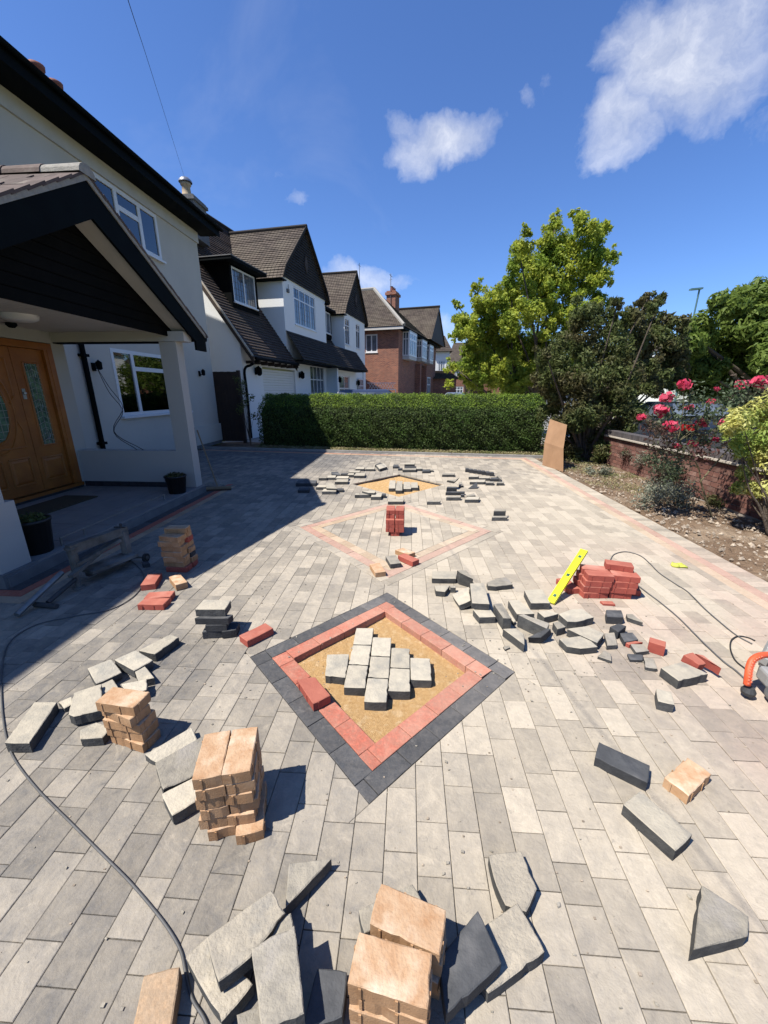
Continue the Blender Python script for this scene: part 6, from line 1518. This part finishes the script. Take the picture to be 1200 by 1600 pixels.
# cables
def cable(pts, r, mat, label, z=None):
    P_ = [G(u, v, r+.002) for u, v in pts]; mb = MB(); mb.tube(catmull(P_, 8), r, 7); tag(mb.build('power_cable', mat, None, True), label, 'cable')
pts = [(195,868),(215,885),(224,898),(222,915),(205,935),(170,953),(120,962),(60,975),(20,998),(5,1030),(2,1080),(5,1125),(12,1160),(25,1190),(60,1235),(110,1285),(160,1335),(200,1375),(235,1415),(262,1450),(282,1485),(290,1520),(300,1560),(318,1590),(332,1625)]
cable(pts, .0042, 'cable_grey', 'thick dark cable looping from the block splitter down the left side of the drive')
cable([(975,898),(1010,925),(1030,940),(1060,965),(1100,1005),(1130,1033),(1150,1048),(1168,1065)], .005, 'cable_grey', 'straight grey cable running from the red pile down to the saw')
cable([(953,876),(960,866),(978,862),(1000,868),(1015,880),(1030,895),(1055,912),(1075,925),(1100,950),(1125,972),(1150,992),(1175,1006)], .0045, 'cable_grey', 'curling grey cable arching away from the red pile and back to the saw')
cable([(1166,1046),(1150,1033),(1143,1020),(1141,1008),(1144,999),(1154,994),(1168,996),(1180,1001)], .0045, 'rubber', 'short loop of black cable lying by the saw')
# overhead wire
ch_ = cb_+Vector((-7.9-cb_.x, .15, .35)); mid = ray(242, 130)*( 8/ray(242,130).y); w1 = Vector((0,0,EYE))+ray(200, 0)*(3.9/ray(200,0).y); w3 = Vector((0,0,EYE))+ray(242, 130)*(7.5/ray(242,130).y)
w4 = w1+(w1-w3)*2.2
mb = MB(); mb.tube(catmull([ch_, w3, w1, w4], 10), .003, 5); tag(mb.build('overhead_wire', 'wire'), 'thin overhead wire rising from the far chimney to the top of the picture', 'wire')
# street lamp
lp = atY(1093, 452, 34); lt = thing('street_lamp', 'slim blue green street lamp post rising above the weeping tree', 'street lamp', (lp.x, 34, -.1))
mb = MB(); mb.tube([(-.1,0,0),(-.05,0,2)], .09, 8); mb.tube([(-.05,0,2),(.0,0,lp.z+.1)], .06, 8); mb.build('post', 'lamp_green', lt)
mb = MB(); mb.obox((-.25,0,lp.z+.12), (.42,0,.03), (0,.14,0), (0,0,.06)); mb.build('lamp_head', 'lamp_green', lt)

# ------------------------------------------------------------------ cars
def car(label, loc, rz, paint, L=4.3, Wd=1.75, Hh=1.45, van=False, driver=False, group=None):
    t = thing('parked_car', label, 'car', loc, rz, group)
    hw = Wd/2
    if van: prof = [(-L/2,.45),(-L/2,.95),(-L/2+.12,1.12),(-L/2+.35,1.2),(-L/2+.55,Hh-.08),(-L/2+.95,Hh),(L*.12,Hh),(L*.30,1.08),(L/2-.25,.9),(L/2,.72),(L/2,.4)]
    else: prof = [(-L/2,.42),(-L/2,.80),(-L/2+.1,.92),(-L/2+.55,.98),(-L/2+1.15,Hh-.05),(-L/2+1.6,Hh),(L*.08,Hh-.03),(L*.24,.98),(L/2-.3,.86),(L/2,.68),(L/2,.38)]
    mb = MB(); belt = 1.0
    def hwz(z): return hw if z < belt else hw-(z-belt)*.42
    n = len(prof); vs = []
    for s_ in (-1, 1): vs += [(x, s_*hwz(z), z) for x, z in prof]+[(L/2,s_*hw*.97,.2),(-L/2,s_*hw*.97,.2)]
    m_ = n+2; fs = [tuple(range(m_)), tuple(reversed(range(m_, 2*m_)))]
    for i in range(m_): j = (i+1) % m_; fs.append((j, i, m_+i, m_+j))
    mb.grid_faces(vs, fs); b_ = mb.build('body', paint, t)
    bv = b_.modifiers.new('bevel', 'BEVEL'); bv.width = .05; bv.segments = 2; bv.limit_method = 'ANGLE'
    top = [(x, z) for x, z in prof if z > belt-.05]
    x_r, x_f = top[0][0], top[-1][0]
    for s_ in (-1, 1):
        mb = MB(); z0, z1 = belt+.02, Hh-.13; xa, xb = -L/2+(.75 if not van else .3), L*.20 if not van else L*.26
        xa2, xb2 = xa+.42 if not van else xa+.3, xb-.42
        mid = (xa+xb)/2
        mb.face([(xa,s_*(hwz(z0)+.052),z0),(mid-.03,s_*(hwz(z0)+.052),z0),(mid-.03,s_*(hwz(z1)+.03),z1),(xa2,s_*(hwz(z1)+.03),z1)]); mb.build('side_window', 'pane_dark', t)
        mb = MB(); mb.face([(mid+.03,s_*(hwz(z0)+.052),z0),(xb,s_*(hwz(z0)+.052),z0),(xb2,s_*(hwz(z1)+.03),z1),(mid+.03,s_*(hwz(z1)+.03),z1)]); mb.build('side_window', 'pane_dark', t)
    def slope_pane(pa, pb, nm):
        (x0, z0), (x1, z1) = pa, pb; d_ = Vector((x1-x0, 0, z1-z0)); nn = Vector((-d_.z, 0, d_.x)).normalized()
        if nn.z < 0: nn = -nn
        q0 = Vector((x0,0,z0))+d_*.1+nn*.054; q1 = Vector((x0,0,z0))+d_*.9+nn*.054; mb = MB()
        mb.face([q0+Vector((0,-hwz(z0)+.1,0)), q0+Vector((0,hwz(z0)-.1,0)), q1+Vector((0,hwz(z1)-.1,0)), q1+Vector((0,-hwz(z1)+.1,0))]); mb.build(nm, 'pane_dark', t)
    slope_pane(prof[3], prof[4], 'rear_window'); slope_pane(prof[7], prof[6], 'windscreen')
    for x_ in (-L*.30, L*.31):
        for s_ in (-1, 1):
            mb = MB(); y_ = s_*(hw-.08)
            ring_ = [(x_+.31*math.cos(a), y_-.10, .31+.31*math.sin(a)) for a in [2*math.pi*k/18 for k in range(18)]]; mb.prism(ring_, (0,.20,0)); w_ = mb.build('wheel', 'tyre', t)
            mb = MB(); yy_ = y_+s_*.105; mb.prism([(x_+.19*math.cos(a), yy_, .31+.19*math.sin(a)) for a in [2*math.pi*k/14 for k in range(14)]], (0,s_*.008,0)); mb.build('rim', 'rim', w_)
    for s_ in (-1, 1):
        mb = MB(); mb.box(-L/2-.055, -L/2+.05, s_*hw*.78-.14, s_*hw*.78+.14, .72, .88); mb.build('tail_light', 'tail_lamp', t)
        mb = MB(); mb.box(L/2-.12, L/2+.052, s_*hw*.72-.16, s_*hw*.72+.16, .62, .74); mb.build('headlight', 'lead_cap', t)
        mb = MB(); mb.obox((L*.20, s_*(hw+.12), 1.02), (.05,0,0), (0,.09,0), (0,0,.06)); mb.build('wing_mirror', paint, t)
    return t
p = atY(585, 610, 19.5); car('dark blue grey people carrier whose roof shows above the hedge before the white houses', (p.x, 19.5, -.08), R(10), 'car_paint_blue', 4.6, 1.8, 1.78, True)
p = atY(712, 610, 34); car('silver car far along the road whose roof just shows above the hedge', (p.x, 34, -.08), R(75), 'car_paint_silver', 4.3, 1.75, 1.62)
p = G(1030, 668, -.09); car('dark blue car parked on the road, seen just left of the roses', (8.15, 12.9, -.092), R(85), 'car_paint_dark', 4.2, 1.75, 1.42)
car('dark car parked on the road behind the right hand roses', (8.2, 8.1, -.092), R(88), 'car_paint_dark', 4.3, 1.78, 1.45)
car('distant dark car standing on the far side of the road', (12.2, 33, -.092), R(90), 'car_paint_silver', 4.3, 1.75, 1.45)
p = G(700, 640, -.09)

# ------------------------------------------------------------------ block splitter in the shade
def Sp(x, y, z=0): return Q('s', x, y, z)
so_ = Vector((-2.72, 2.9, 0)); bs = thing('block_splitter', 'dusty grey block splitter with long handles standing in the shade by the porch', 'block splitter', so_)
def lp_(v): return Vector(v)-so_
zt = .30
mb = MB(); A = Sp(120, 835, .03); B_ = lp_(Sp(445, 530, .16)); mb.tube([lp_(A), B_], .022, 10); mb.build('lever_handle', 'steel', bs)
mb = MB(); mb.tube([lp_(Sp(345, 745, .03)), lp_(Sp(545, 575, .10))], .018, 8); mb.tube([lp_(Sp(250, 758, .022)), lp_(Sp(410, 772, .022))], .020, 8); mb.build('rear_leg', 'machine_dark', bs)
mb = MB(); pb = Sp(570, 640, 0); mb.lathe(lp_(pb), [(0,0),(.045,0),(.045,.012),(.022,.015),(.022,.14),(0,.14)], 12); mb.build('foot_jack', 'machine_grey', bs)
mb = MB(); pc = Sp(515, 500, .14); c_ = lp_((pb.x-.03, pb.y+.05, 0)); mb.lathe((c_.x, c_.y, .13), [(0,0),(.036,0),(.036,.20),(.05,.21),(.05,.225),(0,.23)], 12); mb.build('screw_column', 'machine_grey', bs)
c2 = lp_((so_.x+.04, so_.y+.42, 0))
mb = MB(); mb.box(c2.x-.03, c2.x+.03, c2.y-.03, c2.y+.03, .05, .34); mb.build('rear_column', 'machine_grey', bs)
mb = MB(); mb.bar((c_.x, c_.y-.03, .34), (c2.x, c2.y+.04, .34), .06, .075); mb.build('top_beam', 'machine_grey', bs)
mb = MB(); mb.bar((c_.x+.02, c_.y-.02, .20), (c2.x-.01, c2.y-.05, .27), .028, .05, (1,0,0)); mb.bar((c_.x+.05, c_.y-.12, .14), (c_.x+.05, c_.y+.34, .25), .03, .045, (1,0,0)); mb.build('link_arm', 'machine_grey', bs)
mb = MB(); mb.bar((c_.x+.03, c_.y+.06, .10), (c2.x+.03, c2.y+.02, .10), .17, .028); mb.build('table', 'machine_grey', bs)
mb = MB(); mb.bar((c_.x+.03, c_.y+.06, .07), (c2.x+.03, c2.y+.02, .07), .05, .03); mb.build('base_rail', 'machine_dark', bs)
mb = MB(); mb.tube([(c2.x, c2.y-.02, .36),(c2.x+.01, c2.y-.02, .42)], .012, 6); mb.tube([(c2.x-.06, c2.y-.02, .385),(c2.x+.05, c2.y-.02, .385)], .007, 6); mb.build('adjusting_screw', 'machine_dark', bs)
for dx in (.12,-.06):
    mb = MB(); mb.prism([(c2.x+dx, c2.y+.06+.042*math.cos(a), .044+.042*math.sin(a)) for a in [2*math.pi*k/14 for k in range(14)]], (.025,0,0)); w_ = mb.build('wheel', 'rubber', bs)
    mb = MB(); mb.prism([(c2.x+dx+.0255, c2.y+.06+.02*math.cos(a), .044+.02*math.sin(a)) for a in [2*math.pi*k/10 for k in range(10)]], (.004,0,0)); mb.build('rim', 'machine_grey', w_)
mb = MB(); mb.bar((c2.x-.06, c2.y+.06, .045), (c2.x+.12, c2.y+.06, .045), .015, .015); mb.build('axle', 'machine_grey', bs)

# ------------------------------------------------------------------ cut off saw at the right edge
so2 = Vector((1.96, 1.93, 0)); sw = thing('cut_off_saw', 'cut off saw with an orange tubular handle lying at the right edge of the drive', 'saw', so2)
def ls(u, v, z): return G(u, v, z)-so2
def lY(u, v, y): return atY(u, v, y)-so2
hY = so2.y-.04
mb = MB(); pts = [lY(1167,1070,hY-.03), lY(1169,1055,hY-.02), lY(1171,1042,hY), lY(1176,1031,hY+.02), lY(1186,1025,hY+.04), lY(1200,1023,hY+.06), lY(1222,1024,hY+.08), lY(1240,1034,hY+.06)]
cp = catmull(pts, 6); mb.tube(cp, .0165, 12); hnd = mb.build('front_handle', 'saw_orange', sw, True)
mb = MB()
for q_ in range(2, 26):
    c_ = cp[q_]; d_ = (cp[q_+1]-cp[q_-1]).normalized(); s1_ = Vector((0,-1,0)); s2_ = d_.cross(s1_).normalized()
    for off in (-.007, .007):
        if (q_ % 2) == (off > 0): mb.obox(c_+s1_*.0155+s2_*off, d_*.0042, s1_*.0028, s2_*.0032)
mb.build('grip_ribs', 'saw_mesh', hnd)
mb = MB(); mb.lathe(lY(1169,1081,hY-.03)-Vector((0,0,.0)), [(0,-.012),(.03,-.012),(.034,.006),(.022,.03),(0,.03)], 12); mb.build('handle_foot', 'machine_dark', sw)
# guard: half disc with rim
gc = lY(1203, 1030, so2.y+.20); Rg = .15
mb = MB(); ax = Vector((.5, -.86, 0)).normalized(); e1 = Vector((.86, .5, 0)); e2 = Vector((0,0,1)); gc.z = .125
arc = [gc+e1*Rg*math.cos(a)+e2*Rg*math.sin(a) for a in [R(-25)+R(225)*k/20 for k in range(21)]]
mb.prism(arc, ax*.045); mb.build('blade_guard', 'saw_guard', sw)
mb = MB(); mb.tube([p_+ax*.022 for p_ in arc], .027, 8); mb.build('guard_rim', 'saw_guard', sw)
mb = MB(); mb.prism([gc+ax*.02+e1*(Rg-.012)*math.cos(a)+e2*(Rg-.012)*math.sin(a) for a in [2*math.pi*k/28 for k in range(28)]], ax*.004); mb.build('cutting_disc', 'steel', sw)
mb = MB(); mb.prism([gc+ax*.046+e1*.04*math.cos(a)+e2*.04*math.sin(a) for a in [2*math.pi*k/14 for k in range(14)]], ax*.012); mb.build('flange', 'machine_dark', sw)
mb = MB(); o1 = Vector((.10,-.17,.10)); mb.obox(o1, (.13,-.03,0), (.02,.085,0), (0,0,.085)); b_ = mb.build('engine_body', 'saw_grey', sw); bv = b_.modifiers.new('bevel', 'BEVEL'); bv.width = .03; bv.segments = 3
mb = MB(); mb.obox((.03,-.05,.12), (.045,-.01,0), (.01,.05,0), (0,0,.04)); b_ = mb.build('starter_cover', 'saw_guard', sw); bv = b_.modifiers.new('bevel', 'BEVEL'); bv.width = .015; bv.segments = 2
mb = MB(); mb.lathe((.02,-.07,.16), [(0,0),(.022,0),(.022,.014),(0,.016)], 12); mb.build('fuel_cap', 'machine_dark', sw)
mb = MB(); mb.bar((.12,.12,.12), (.15,-.08,.13), .05, .04); b_ = mb.build('cutting_arm', 'saw_guard', sw)
mb = MB(); mb.tube(catmull([(.3,-.15,.15),(.42,-.20,.20),(.50,-.22,.14),(.42,-.22,.05),(.32,-.16,.04)], 5), .018, 8); mb.build('rear_handle', 'machine_dark', sw)
mb = MB(); mb.obox((.06,-.22,.06), (.05,.0,0), (0,.03,0), (0,0,.055)); b_ = mb.build('belt_cover', 'machine_dark', sw); bv = b_.modifiers.new('bevel', 'BEVEL'); bv.width = .015; bv.segments = 2
